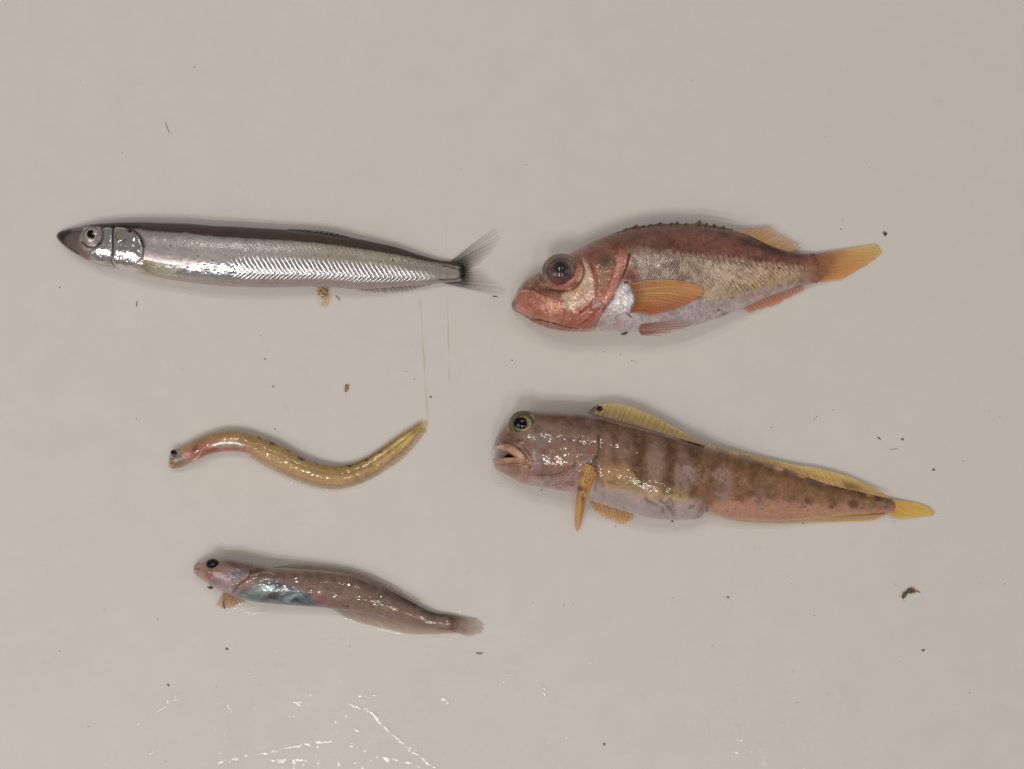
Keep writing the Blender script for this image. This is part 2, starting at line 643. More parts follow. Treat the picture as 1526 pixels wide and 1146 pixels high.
class Body:
    """a fish body lying on its side: outline in photo pixels, thickness in mm"""

    def __init__(self, top, bot, thick, nx, nt, nb=22, left=None, tail_round=0.0, round_px=8.0, tail_px=10.0, power=2.1, flat=0.78, paired=False, base_z=0.0):
        s = head_dense(nx)
        th_t = np.linspace(0, math.pi, nt)
        fr_t = (1 - np.cos(th_t)) / 2
        th_b = np.linspace(0, math.pi, nb + 2)[1:-1][::-1]
        fr_b = (1 - np.cos(th_b)) / 2
        fr = np.concatenate([fr_t, fr_b])
        up = np.concatenate([np.ones(nt), -np.ones(nb)])
        v = 2 * fr - 1
        Sg, F = np.meshgrid(s, fr, indexing='ij')
        if paired:
            t, b = smooth_line(top, 600), smooth_line(bot, 600)
            q = np.linspace(0, 1, 600)
            TX, TY = np.interp(Sg, q, t[:, 0]), np.interp(Sg, q, t[:, 1])
            BX, BY = np.interp(Sg, q, b[:, 0]), np.interp(Sg, q, b[:, 1])
            X, Y = TX + (BX - TX) * F, TY + (BY - TY) * F
            L = np.concatenate([[0], np.cumsum(np.linalg.norm(np.diff((t + b) / 2, axis=0), axis=1))])
            D0 = np.interp(Sg, q, L)
            D1 = L[-1] - D0
            TH = np.interp(Sg, [p[0] for p in thick], [p[1] for p in thick]) if False else pchip(thick, Sg)
        else:
            x0, x1 = top[0][0], top[-1][0]
            xl = np.full(len(fr), x0) if left is None else np.interp(fr, [p[0] for p in left], [p[1] for p in left])
            xr = x1 - tail_round * np.abs(2 * fr - 1) ** 2.2
            X = xl[None, :] + (xr[None, :] - xl[None, :]) * Sg
            TY, BY = pchip(top, X), pchip(bot, X)
            Y = TY + (BY - TY) * F
            D0 = X - xl[None, :]
            D1 = xr[None, :] - X
            TH = pchip(thick, X)
        g = np.sqrt(np.clip(1 - (1 - np.clip(D0 / round_px, 0, 1)) ** 2, 0, 1)) * np.sqrt(np.clip(1 - (1 - np.clip(D1 / tail_px, 0, 1)) ** 2, 0, 1))
        V = 2 * F - 1
        prof = np.clip(1 - np.abs(V) ** power, 0, 1) ** 0.5
        half = TH / 2000.0
        zc = half * flat + base_z
        Z = zc + np.where(up[None, :] > 0, half * prof * g, -half * flat * prof * g)
        self.shape = X.shape
        self.P = np.stack([X.ravel(), Y.ravel()], 1)
        self.Z = Z.ravel()
        self.up = np.tile(up > 0, nx)
        self.edge = (prof * g).ravel()
        self.frac = F.ravel()
        self.s = Sg.ravel()
        nr = len(fr)
        i = np.arange(nx - 1)[:, None] * nr
        j = np.arange(nr)[None, :]
        j2 = (j + 1) % nr
        self.faces = np.stack([i + j, i + nr + j, i + nr + j2, i + j2], -1).reshape(-1, 4)
        n = nr
        self.caps = None

    def z_at(self, x, y):
        x, y = np.atleast_1d(np.asarray(x, float)), np.atleast_1d(np.asarray(y, float))
        P, Z = self.P[self.up], self.Z[self.up]
        out = np.empty(len(x))
        for k in range(len(x)):
            out[k] = Z[np.argmin((P[:, 0] - x[k]) ** 2 + (P[:, 1] - y[k]) ** 2)]
        return out

    def mid_at(self, x, y):
        """height of the outline (mid-plane) near a point"""
        return np.full(np.shape(x), 0.0) + np.array([self.Zedge(a, b) for a, b in zip(np.atleast_1d(x), np.atleast_1d(y))])

    def Zedge(self, x, y):
        e = np.where((self.frac < 0.002) | (self.frac > 0.998))[0]
        return self.Z[e[np.argmin((self.P[e, 0] - x) ** 2 + (self.P[e, 1] - y) ** 2)]]

    def build(self, paint, mat, parent, relief=1.0):
        h = paint.h / 1000.0 * np.clip(self.edge * 2.2, 0, 1) * self.up * relief
        self.Z = self.Z + h
        o = mesh_obj('body', W(self.P[:, 0], self.P[:, 1], self.Z), self.faces, mat, parent, {
            'pigment': ('FLOAT_COLOR', rgba(np.clip(paint.col, 0, 0.95))),
            'surface': ('FLOAT_COLOR', np.stack([np.clip(paint.metal, 0, 1), np.clip(paint.rough, 0.03, 1), np.zeros(len(h)), np.ones(len(h))], 1))})
        return o


def fin(parent, name, base, tip, nray, c_base, c_tip, a_base=0.9, a_tip=0.5, ray_col=None, zb=1.0, zt=0.3, jag=0.06, seed=1,
        ray_w=0.9, web=0.55, nv=40, scallop=0.05, bow=0.0, colour=None, thick=0.10, mat=None, ray_a=0.8, zfun=None, per=7):
    """a fin: membrane with raised rays; base and tip are lines in photo pixels walked the same way; heights in mm"""
    rng = np.random.default_rng(seed)
    nu = nray * per + 1
    u = np.linspace(0, 1, nu)
    jt = np.concatenate([[0], rng.uniform(-0.28, 0.28, nray - 1), [0]])
    uu = np.clip(u + np.interp(u * nray, np.arange(nray + 1), jt) / nray, 0, 1)
    B, T = smooth_line(base, 400), smooth_line(tip, 400)
    B = np.stack([np.interp(uu, np.linspace(0, 1, 400), B[:, q_]) for q_ in (0, 1)], 1)
    T = np.stack([np.interp(uu, np.linspace(0, 1, 400), T[:, q_]) for q_ in (0, 1)], 1)
    k = np.interp(u, np.linspace(0, 1, nray + 1), np.clip(np.arange(nray + 1) / nray, 0, 1)) * nray
    ph = k - np.floor(k)
    ridge = np.exp(-(np.minimum(ph, 1 - ph) / 0.17) ** 2)
    lens = 1 - jag * rng.random(nray + 2)
    ln = np.interp(k, np.arange(nray + 2), lens) - scallop * (1 - ridge)
    v = np.linspace(0, 1, nv)
    U, V = np.meshgrid(u, v, indexing='ij')
    VV = V * ln[:, None]
    P = B[:, None, :] + (T - B)[:, None, :] * VV[..., None]
    if bow:
        d = (T - B)
        nrm = np.stack([-d[:, 1], d[:, 0]], 1)
        P = P + nrm[:, None, :] * (bow * np.sin(VV * math.pi))[..., None]
    zb_a = np.broadcast_to(np.asarray(zb, float), (nu,)) if np.ndim(zb) <= 1 and np.size(zb) in (1, nu) else np.interp(u, np.linspace(0, 1, len(zb)), zb)
    zt_a = np.interp(u, np.linspace(0, 1, len(np.atleast_1d(zt))), np.atleast_1d(zt)) if np.size(zt) > 1 else np.full(nu, float(np.atleast_1d(zt)[0]))
    Z = zb_a[:, None] + (zt_a - zb_a)[:, None] * (1 - (1 - VV) ** 1.6)
    wav = (vnoise(U * nray * 0.35 + seed, V * 3, seed) - 0.5) * 0.25 * VV
    Z = Z + wav
    if zfun is not None:
        Z = np.maximum(Z, zfun(P.reshape(-1, 2)).reshape(Z.shape) * 1000 + 0.12)
    Z = np.maximum(Z, 0.10)
    R = ridge[:, None] * (1 - 0.75 * VV)
    top = Z + thick * (0.35 + 0.9 * R)
    low = Z - thick * 0.2
    q = P.reshape(-1, 2)
    col = alb(c_base) * (1 - VV.reshape(-1, 1)) + alb(c_tip) * VV.reshape(-1, 1)
    rc = alb(ray_col) if ray_col is not None else None
    if rc is not None:
        w = (ridge[:, None] * 0.75 * (1 - 0.4 * VV)).reshape(-1, 1)
        col = col * (1 - w) + rc * w
    col = col * (1.02 + 0.36 * fbm(q[:, 0] / 5, q[:, 1] / 5, seed))[:, None]
    A = (a_base + (a_tip - a_base) * VV)
    A = A * (web + (1 - web) * ridge[:, None])
    A = (A * (0.85 + 0.3 * vnoise(U * nray * 0.8, V * 5, seed + 5))).reshape(-1)
    if colour is not None:
        col, A = colour(q, col, A, VV.reshape(-1))
    n = nu * nv
    verts = np.vstack([W(q[:, 0], q[:, 1], top.ravel() / 1000), W(q[:, 0], q[:, 1], low.ravel() / 1000)])
    i, j = np.arange(nu - 1)[:, None] * nv, np.arange(nv - 1)[None, :]
    f = np.stack([i + j, i + nv + j, i + nv + j + 1, i + j + 1], -1).reshape(-1, 4)
    rim = np.concatenate([np.arange(nu) * nv + nv - 1])
    side = np.stack([rim[:-1], rim[1:], rim[1:] + n, rim[:-1] + n], 1)
    e1 = np.arange(nv)
    s1 = np.stack([e1[:-1], e1[1:], e1[1:] + n, e1[:-1] + n], 1)
    e2 = (nu - 1) * nv + np.arange(nv)
    s2 = np.stack([e2[:-1], e2[1:], e2[1:] + n, e2[:-1] + n], 1)
    faces = np.vstack([f, f[:, ::-1] + n, side, s1, s2])
    col = np.clip(col, 0.003, 0.9)
    A = np.clip(A, 0, 1)
    o = mesh_obj(name, verts, faces, mat or M_FIN, parent, {
        'pigment': ('FLOAT_COLOR', rgba(np.vstack([col, col]))),
        'cover': ('FLOAT', np.concatenate([A, A * 0.6]))})
    # the rays themselves: thin tapered rods, joined
    if ray_w > 0:
        rv, rf, rcol, ra = [], [], [], []
        for r in range(nray + 1):
            iu = min(r * per, nu - 1)
            m = 10
            jj = np.linspace(0, nv - 1, m).astype(int)
            pts = P[iu, jj]
            zz = top[iu, jj]
            d = np.gradient(pts, axis=0)
            d /= np.linalg.norm(d, axis=1)[:, None] + 1e-9
            nn = np.stack([-d[:, 1], d[:, 0]], 1)
            rad = ray_w * 0.5 * (1 - 0.75 * np.linspace(0, 1, m)) * (0.7 + 0.6 * rng.random())
            b0 = len(rv)
            for a in range(5):
                an = math.pi * (a / 4)
                off = nn * (math.cos(an) * rad)[:, None]
                zz2 = zz + math.sin(an) * rad * S * 1000
                ww = W(pts[:, 0] + off[:, 0], pts[:, 1] + off[:, 1], zz2 / 1000)
                rv.extend(ww)
            cc = (rc if rc is not None else alb(c_base) * 0.8)
            cidx = (iu * nv + jj)
            for a in range(5):
                rcol.extend(0.55 * cc + 0.45 * col[cidx])
                ra.extend(np.clip(ray_a * (A[cidx] / (A[cidx].max() + 1e-6)) ** 0.5, 0, 1))
            for a in range(4):
                for t in range(m - 1):
                    rf.append((b0 + a * m + t, b0 + a * m + t + 1, b0 + (a + 1) * m + t + 1, b0 + (a + 1) * m + t))
        ro = mesh_obj('fin_rays', rv, rf, mat or M_FIN, o, {
            'pigment': ('FLOAT_COLOR', rgba(np.array(rcol))), 'cover': ('FLOAT', np.array(ra))})
        ro['kind'] = 'stuff'
    return o


def eye(parent, cx, cy, rx, ry, z0, bulge, rings, pupil, rot=0.0, cornea=None, metal=None, seed=1, rough=0.25, paint=None, bias=2.0):
    """eyeball dome with coloured rings; pupil = (x, y, rx, ry); z in mm"""
    nr, na = 40, 72
    r = np.linspace(0, 1, nr)
    a = np.linspace(0, 2 * math.pi, na, endpoint=False)
    Rg, Ag = np.meshgrid(r, a, indexing='ij')
    lx, ly = Rg * np.cos(Ag) * rx, Rg * np.sin(Ag) * ry
    c, s = math.cos(rot), math.sin(rot)
    px, py = cx + lx * c - ly * s, cy + lx * s + ly * c
    cap = lambda t: (np.sqrt(1.25 - np.clip(t, 0, 1) ** 2) - 0.5) / (math.sqrt(1.25) - 0.5)
    dome = cap(Rg)
    z = z0 + bulge * dome
    q = np.stack([px.ravel(), py.ravel()], 1)
    p = Paint(q, rings[0][1], rough=rough, seed=seed)
    rr = Rg.ravel() + (fbm(q[:, 0] / 3, q[:, 1] / 3, seed) - 0.5) * 0.12
    for k in range(len(rings)):
        r0, cc = rings[k]
        m = sstep(r0 - 0.05, r0 + 0.05, rr) if k else np.ones(len(q))
        p.mask(m, cc, metal=(metal[k] if metal else 0.0))
    if paint:
        paint(p)
    p.mottle(2.5, 0.25)
    idx = lambda i, j: i * na + (j % na)
    f = np.array([(idx(i, j), idx(i + 1, j), idx(i + 1, j + 1), idx(i, j + 1)) for i in range(nr - 1) for j in range(na)])
    o = mesh_obj('eye', W(px.ravel(), py.ravel(), z.ravel() / 1000), f, M_EYE, parent, {
        'pigment': ('FLOAT_COLOR', rgba(p.col)),
        'surface': ('FLOAT_COLOR', np.stack([p.metal, p.rough, p.metal * 0, p.metal * 0 + 1], 1))})
    if pupil:
        qx, qy, prx, pry = pupil
        n2, a2 = 8, 40
        R2, A2 = np.meshgrid(np.linspace(0, 1, n2), np.linspace(0, 2 * math.pi, a2, endpoint=False), indexing='ij')
        wv = 1 + 0.05 * np.sin(A2 * 3 + seed) + 0.03 * np.sin(A2 * 5)
        ux, uy = qx + R2 * np.cos(A2) * prx * wv, qy + R2 * np.sin(A2) * pry * wv
        du, dv = ux - cx, uy - cy
        el = np.hypot((du * c + dv * s) / rx, (-du * s + dv * c) / ry)
        zz = z0 + bulge * cap(el) + 0.02 + 0.10 * np.sqrt(np.clip(1 - R2 ** 2, 0, 1))
        idx = lambda i, j: i * a2 + (j % a2)
        f = np.array([(idx(i, j), idx(i + 1, j), idx(i + 1, j + 1), idx(i, j + 1)) for i in range(n2 - 1) for j in range(a2)])
        mesh_obj('pupil', W(ux.ravel(), uy.ravel(), zz.ravel() / 1000), f, M_PUPIL, o)
    if cornea:
        k, extra = cornea
        px2, py2 = cx + (px - cx) * k, cy + (py - cy) * k
        z2 = z0 - 0.2 + (bulge + 0.2 + extra) * dome
        idx = lambda i, j: i * na + (j % na)
        f = np.array([(idx(i, j), idx(i + 1, j), idx(i + 1, j + 1), idx(i, j + 1)) for i in range(nr - 1) for j in range(na)])
        mesh_obj('cornea', W(px2.ravel(), py2.ravel(), z2.ravel() / 1000), f, M_CORNEA, o)
    return o


FISH_GROUP = 'small fish laid out on the board'

# ------------------------------------------------------------------ 1. silver fish, upper left
def silver_fish():
    root = thing('silver_fish', 'long slender silver fish with dark back and forked tail', 'fish', 400, 380, FISH_GROUP)
    top = [(84.2, 352), (85.5, 348.5), (89.7, 345.2), (105.4, 340.8), (122.4, 337.2), (136.8, 334.4), (161.7, 332.4), (188, 331.2),
           (214, 331), (240, 332), (276.7, 333), (313.4, 336), (350, 337.6), (386.8, 339.8), (423.5, 341.8), (470, 346), (500, 350),
           (517.7, 352.8), (562, 361.8), (588.5, 367.6), (624, 379.2), (659, 388.2), (680, 390.5), (694, 393)]
    bot = [(84.2, 352), (85.5, 355), (89.7, 360.5), (98.8, 369), (109.3, 376.2), (122.4, 383.4), (142, 393.6), (161.7, 397.8),
           (181.4, 401.7), (201, 406.3), (220.7, 410.3), (240.4, 414.7), (276.7, 420), (313.4, 424.7), (350, 427.2), (405, 428.3),
           (460, 427.6), (500, 428.5), (530, 431), (560, 430), (606, 426.4), (632.7, 424.2), (655.7, 421.6), (680, 420), (694, 418)]
    th = [(84.2, 2.0), (110, 6.0), (150, 9.0), (220, 11.0), (320, 11.5), (450, 10.5), (560, 8.0), (640, 5.0), (680, 3.2), (694, 2.6)]
    B = Body(top, bot, th, 900, 130, 20, round_px=6, tail_px=12, tail_round=6, power=2.3)
    P = B.P
    x, y = P[:, 0], P[:, 1]
    p = Paint(P, (190, 178, 174), rough=0.30, metal=0.80, seed=3)
    back = pchip([(84, 350), (130, 338), (170, 340), (214, 343), (240, 345.8), (276, 347.6), (324, 353), (387, 356.8), (442, 360),
                  (478, 363), (515, 368), (553, 373.5), (606, 382.5), (641, 390), (677, 396), (694, 400)], x)
    ytop, ybot = pchip(top, x), pchip(bot, x)
    ymid = 409 + (x - 440) * 0.03
    body = sstep(206, 218, x)
    # upper flank: duller, beige
    nz = fbm(x / 9, y / 5, 11) - 0.5
    flank = body * (1 - sstep(-6, 8, y - (pchip([(200, 372), (300, 378), (360, 381), (500, 389), (570, 395), (640, 405), (694, 410)], x) + nz * 10)))
    p.mask(flank, (160, 153, 148), metal=0.55, rough=0.42)
    p.mask(flank * sstep(380, 520, x), (158, 148, 134), metal=0.40, rough=0.45)
    p.mask(sstep(590, 660, x), (150, 140, 131), metal=0.25, rough=0.45)
    # belly, pinkish and thin skinned
    bel = sstep(-3, 4, y - (ybot - pchip([(200, 5), (300, 10), (420, 13), (520, 15), (600, 10), (694, 6)], x)) + nz * 4)
    p.mask(bel * body, (168, 150, 147), metal=0.25, rough=0.35)
    p.mask(bel * body * sstep(300, 220, x), (176, 158, 136), metal=0.35)
    # small scales over the flank
    sc = 0.5 + 0.5 * np.sin((x + 0.35 * y) * 2.2) * np.sin((y - 0.2 * x) * 2.0)
    p.mask(flank * sc * 0.18, (120, 112, 110))
    p.h += flank * (sc - 0.5) * 0.02
    # fold lines of the flank: chevrons
    ku = np.where(y < ymid, (y - ymid) * 0.62, -(y - ymid) * 1.25)
    wv = (fbm(x / 14, y / 14, 5) - 0.5) * 3.0
    ph = (x - ku + wv) / 6.9
    saw = ph - np.floor(ph)
    amp = sstep(325, 375, x) * (1 - sstep(612, 660, x))
    yu = pchip([(320, 386), (360, 382), (500, 389), (570, 394.5), (620, 405), (660, 408)], x)
    zone = amp * sstep(-4, 3, y - yu + nz * 6) * (1 - sstep(-2, 3, y - (ybot - pchip([(320, 12), (420, 13), (520, 13), (600, 9), (660, 6)], x))))
    gr = np.exp(-((saw - 0.5) / 0.16) ** 2)
    p.mask(zone * gr * 0.65, (110, 98, 94))
    p.mask(zone * (1 - gr), (238, 230, 226), metal=0.95, rough=0.21)
    p.h += zone * (0.10 * (saw - 0.5) - 0.16 * gr)
    faint = amp * body * (1 - zone) * (y > back) * (y < ymid)
    p.mask(faint * gr * 0.16, (120, 110, 104))
    p.h -= faint * gr * 0.03
    # bright rubbed belly skin ahead of the chevrons
    rub = sstep(205, 230, x) * (1 - sstep(350, 400, x)) * sstep(-3, 5, y - pchip([(200, 392), (260, 394), (330, 391), (400, 388)], x) + nz * 9) * (1 - bel)
    p.mask(rub, (238, 230, 224), metal=0.92, rough=0.21)
    p.h += rub * (fbm(x / 5, y / 4, 21) - 0.5) * 0.30
    p.h += body * (1 - rub) * (y > back) * (fbm(x / 4, y / 4, 23) - 0.5) * 0.07
    # dark back
    bk = 1 - sstep(-2.2, 1.6, y - back + (fbm(x / 3, y / 3, 8) - 0.5) * 3.0)
    p.mask(bk, (96, 80, 70), metal=0.08, rough=0.45)
    p.mask(bk * (1 - sstep(0, 0.45, (y - ytop) / (back - ytop + 0.1))), (70, 60, 55))
    p.mask(np.exp(-((y - back + 1.2) / 1.6) ** 2) * body * 0.7 * fbm(x / 12, y * 0, 4), (52, 38, 33))
    p.stroke([(425, 345), (470, 349.5), (520, 358)], (120, 104, 94), 0.8, 0.6)
    # head
    head = 1 - sstep(204, 212, x - (y - 365) ** 2 * -0.004)
    p.poly([(82, 352), (96, 343), (116, 337.5), (126, 340), (120, 355), (124, 370), (133, 388), (110, 378), (95, 367)], (120, 104, 98), 3, metal=0.12, rough=0.35)
    p.poly([(82, 352), (92, 343), (104, 340.5), (106, 346), (98, 354), (97, 364), (88, 360)], (72, 60, 56), 3, metal=0.05)
    p.poly([(118, 360), (126, 364), (134, 376), (140, 390), (128, 385), (116, 376)], (150, 116, 108), 4, 0.45)
    p.stroke([(86, 355), (93, 361), (104, 369), (118, 378)], (52, 42, 40), 1.3, 0.9, h=-0.15)
    p.stroke([(88, 349), (100, 348), (118, 345)], (90, 74, 68), 1.2, 0.6, h=-0.06)
    p.poly([(122, 337.5), (150, 333.5), (205, 331), (205, 340), (186, 339), (166, 341), (150, 338), (140, 336.5)], (62, 50, 48), 2.0, metal=0.05)
    cheek = [(150, 344), (158, 340), (166, 341), (167.5, 352), (167, 375), (160, 386), (150, 392), (140, 388), (134, 374), (144, 370), (152, 360)]
    p.poly(cheek, (206, 200, 198), 1.5, metal=0.92, rough=0.16, h=0.15)
    p.poly([(170, 343), (180, 339), (194, 342), (206, 351), (211, 364), (210.5, 382), (203, 392), (190, 397), (176, 397), (169.5, 388), (169, 366)],
           (204, 200, 200), 1.3, metal=0.92, rough=0.14, h=0.2)
    p.ell(181, 350, 8, 9, (176, 166, 154), 0.25, metal=0.7)
    p.ell(181, 350, 9.5, 10.5, None, 0.15, 0.0)
    p.stroke([(173, 346), (173, 355), (180, 360), (188, 356)], (110, 92, 84), 1.0, 0.7, h=-0.1)
    p.poly([(186, 340), (196, 341), (205, 348), (202, 352), (194, 346), (188, 347)], (190, 140, 124), 1.5, 0.6)
    p.ell(193, 344, 3.2, 2.5, (70, 40, 36), 0.4, 0.9)
    p.ell(177, 362, 14, 30, None, 0.5, 0.0)
    ck = fbm(x / 9, y / 8, 31, 3) - 0.5
    p.h += (x > 134) * (x < 212) * (y > 352) * ck * 0.32
    p.stroke([(168.4, 338), (168.6, 352), (168.4, 366), (168.2, 379)], (28, 22, 22), 2.4, 1.0, h=-0.3, metal=0, rough=0.4)
    p.stroke([(168.2, 379), (166, 388), (170, 396)], (120, 96, 92), 1.4, 0.7, h=-0.15)
    p.stroke([(188, 339.5), (198.4, 343.5), (207.6, 350.6), (212, 360), (214, 366)], (26, 20, 20), 2.4, 1.0, h=-0.3, metal=0, rough=0.4)
    p.stroke([(214, 366), (213.4, 376), (211.5, 385)], (84, 70, 66), 1.5, 0.9, h=-0.25, metal=0)
    p.stroke([(152, 338), (153.5, 348), (152, 358), (146, 364)], (60, 50, 56), 3.2, 0.85, metal=0.2)
    p.stroke([(122, 360), (130, 367), (141, 368), (150, 361)], (40, 34, 44), 1.8, 0.95, metal=0.1, h=-0.15)
    p.stroke([(136, 394), (156, 396), (172, 400), (190, 403)], (160, 128, 122), 1.8, 0.7, metal=0.2)
    p.poly([(174, 398), (190, 397), (205, 392), (213, 394), (206, 402), (200, 406), (184, 402)], (214, 200, 186), 1.5, metal=0.8, rough=0.25, h=0.15)
    # tail base
    p.stroke([(660, 396), (678, 400), (690, 404)], (66, 54, 50), 1.4, 0.8)
    p.stroke([(655, 417), (676, 416.5), (688, 413)], (60, 48, 44), 1.4, 0.7)
    p.ell(690, 406, 5, 13, (44, 36, 34), 0.45, 0.95, metal=0.1)
    p.specks(22, 0.35, 1.3, (40, 32, 26), 0.8, 4, body * (y > back - 3))
    p.mottle(6, 0.10, 3)
    p.mottle(30, 0.08, 5, sx=2.0)
    body_o = B.build(p, M_SILVER, root)
    z = lambda xx, yy: float(B.z_at(xx, yy)[0] * 1000)
    eye(root, 137.5, 352.6, 13.5, 15.0, z(137.5, 352.6) - 0.75, 1.25,
        [(0.0, (60, 52, 46)), (0.28, (176, 164, 140)), (0.62, (190, 184, 174)), (0.86, (140, 134, 130)), (0.96, (70, 62, 62))],
        (134.9, 349.0, 5.2, 6.6), metal=[0, 0.4, 0.6, 0.4, 0], seed=4)
    # fins
    zb = float(B.Zedge(690, 400) * 1000)
    def dark_root(q, col, A, v):
        m = np.exp(-(np.hypot((q[:, 0] - 691) / 7, (q[:, 1] - 406) / 15)) ** 2)
        col = col * (1 - m[:, None] * 0.9) + alb((34, 28, 27)) * m[:, None] * 0.9
        return col, np.clip(A + m * 0.9, 0, 1)
    fin(root, 'caudal_fin', [(672, 390), (684, 390.5), (689, 394), (690, 399), (691, 404)],
        [(739.5, 337), (745, 346), (746, 356), (737, 371), (716, 394)], 16, (130, 116, 104), (184, 174, 164), 0.55, 0.06, (66, 54, 47),
        zb, 0.5, seed=3, web=0.22, ray_w=0.85, jag=0.05, scallop=0.03, colour=dark_root, ray_a=0.9)
    fin(root, 'caudal_fin', [(691, 404), (691, 409), (689, 414), (680, 419), (660, 421)],
        [(722, 399), (731, 412), (748, 423), (757, 436), (742, 440.5)], 16, (130, 116, 104), (184, 174, 164), 0.55, 0.06, (66, 54, 47),
        zb, 0.4, seed=5, web=0.22, ray_w=0.85, jag=0.05, scallop=0.03, colour=dark_root, ray_a=0.9)
    fin(root, 'dorsal_fin', [(424, 343), (455, 345.5), (486, 349), (518, 354)], [(432, 341.2), (462, 342.2), (492, 345.5), (520, 352.6)], 11,
        (72, 60, 56), (84, 72, 66), 0.95, 0.85, (56, 46, 42), 4.2, 4.6, seed=6, ray_w=0.7, nv=14)
    fin(root, 'anal_fin', [(530, 429.5), (560, 428.5), (600, 425.5), (640, 422.5)], [(536, 434.5), (572, 437), (606, 435), (644, 424.5)], 18,
        (140, 110, 100), (176, 164, 154), 0.75, 0.25, (96, 66, 58), 2.0, 0.4, seed=7, web=0.5, ray_w=1.0, nv=18)
    fin(root, 'pectoral_fin', [(212, 387), (213, 390), (214, 394), (215, 399), (216, 404)],
        [(276, 396), (272, 402), (264, 408), (252, 412), (238, 412)], 12, (214, 196, 170), (222, 206, 184), 0.45, 0.30, (150, 126, 104),
        z(216, 395) + 0.15, 0.2, seed=8, web=0.7, ray_w=1.0, zfun=lambda q: B.z_at(q[:, 0], q[:, 1]), nv=16, per=4, bow=0.03)
    return root, B


# ------------------------------------------------------------------ 2. red fish, upper right
def red_fish():
    root = thing('red_fish', 'deep bodied reddish fish with big bulging eye and orange fins', 'fish', 1000, 410, FISH_GROUP)
    top = [(762, 452.7), (763.5, 449), (767.5, 442.4), (769.5, 435.5), (776, 427), (785, 416.5), (796, 409.5), (806, 405), (820, 396),
           (835, 387), (851, 377.8), (872, 366.3), (889.6, 357.5), (915.8, 347), (945, 339.5), (977, 335), (1010, 334.5), (1046, 337),
           (1083, 341.5), (1101, 345), (1124, 353.2), (1151.7, 366.9), (1173.8, 374.6), (1203, 378.3), (1230, 378)]
    bot = [(762, 452.7), (762.8, 459), (776, 468.4), (792, 479.7), (816, 489.3), (847.7, 494.3), (863.5, 494.7), (889.6, 493.3), (931, 494),
           (957, 494), (1000, 491.5), (1028, 486.5), (1055.7, 478.8), (1083.2, 468.4), (1106, 459.5), (1133, 447.3), (1170, 433.5),
           (1192, 427.2), (1203, 424), (1230, 420)]
    th = [(762, 5), (780, 11), (830, 17), (900, 20), (980, 19.5), (1060, 16.5), (1140, 10), (1200, 6), (1216, 3.8), (1230, 1.4)]
    B = Body(top, bot, th, 760, 230, 22, round_px=10, tail_px=34, tail_round=12, power=2.2, flat=0.72)
    P = B.P
    x, y = P[:, 0], P[:, 1]
    p = Paint(P, (150, 112, 92), rough=0.42, seed=9)
    nz = fbm(x / 10, y / 10, 2) - 0.5
    bound = pchip([(900, 372), (936, 372), (991, 375), (1040, 379), (1065, 382), (1096, 383), (1120, 387), (1170, 393), (1216, 399), (1240, 402)], x)
    bw = 7 + 8 * sstep(1030, 950, x)
    low = sstep(0, 1, (y - bound + nz * 8 + bw * 0.6) / (bw * 1.9))
    ytop, ybot = pchip(top, x), pchip(bot, x)
    # back
    p.mask(1 - low, (150, 98, 86))
    p.mask((1 - low) * sstep(1020, 950, x + nz * 40), (138, 98, 86))
    p.mask((1 - low) * sstep(0.35, 0.75, fbm(x / 30, y / 16, 88)) * 0.6, (122, 84, 76))
    p.mask((1 - low) * (1 - sstep(2, 20, y - ytop + nz * 10)) * 0.8, (112, 78, 64))
    p.poly([(855, 377), (890, 358), (925, 346), (950, 343), (945, 352), (915, 360), (890, 372), (868, 384)], (104, 80, 68), 8, 0.75)
    p.poly([(1104, 353), (1125, 358), (1152, 371), (1170, 380), (1150, 378), (1125, 369), (1106, 362)], (74, 56, 54), 5, 0.85)
    # flank
    p.mask(low, (190, 166, 144), metal=0.15, rough=0.32)
    p.mask(low * sstep(1040, 980, x), (184, 168, 158))
    p.mask(low * sstep(1060, 1140, x), (180, 146, 114))
    belly = sstep(-8, 12, y - pchip([(880, 452), (950, 440), (1040, 446), (1090, 446), (1140, 430), (1200, 418), (1240, 412)], x) + nz * 14)
    p.mask(belly * low, (184, 170, 168))
    p.mask(belly * low * sstep(1080, 1150, x), (178, 138, 128))
    p.mask(low * sstep(1170, 1225, x), (160, 98, 76))
    p.mask(sstep(1188, 1226, x + nz * 16) * 0.85, (172, 108, 78))
    # scales
    slope = 0.75 * sstep(985, 1060, x)
    wp = (fbm(x / 22, y / 22, 91, 2) - 0.5) * 7
    a1 = (x - (y - 400) * 0.55 + wp) / 4.4
    a2 = (x * 0.25 + y * 1.0) / 4.0
    yv = pchip([(900, 470), (1060, 450), (1100, 440), (1140, 422), (1180, 408), (1220, 400)], x)
    chev = np.where(y < yv, (y - yv) * 0.72, -(y - yv) * 1.15)
    a3 = (x - chev + nz * 7 + wp * 0.6) / 4.7
    s1 = 0.5 + 0.5 * np.sin(a1 * 2 * math.pi + np.sin(a2 * math.pi) * 1.0) * np.sin(a2 * 2 * math.pi)
    s3 = a3 - np.floor(a3)
    g3 = np.exp(-((s3 - 0.5) / 0.17) ** 2)
    rear = sstep(1015, 1075, x)
    fb = sstep(935, 948, x) * (1 - sstep(1205, 1225, x))
    grid = (1 - rear) * s1 + rear * g3 * 0.85
    keep = 0.1 + 1.7 * sstep(0.25, 0.75, fbm(x / 9, y / 9, 77))
    p.mask(low * fb * (1 - belly * 0.75) * np.clip(grid * 1.3 - 0.35, 0, 1) * keep * (1.0 - 0.3 * rear), (88, 64, 52), h=-0.10)
    p.mask(low * fb * (1 - belly * 0.6) * np.clip(0.5 - grid, 0, 1) * 0.8, (198, 184, 162), metal=0.25, rough=0.3, h=0.04)
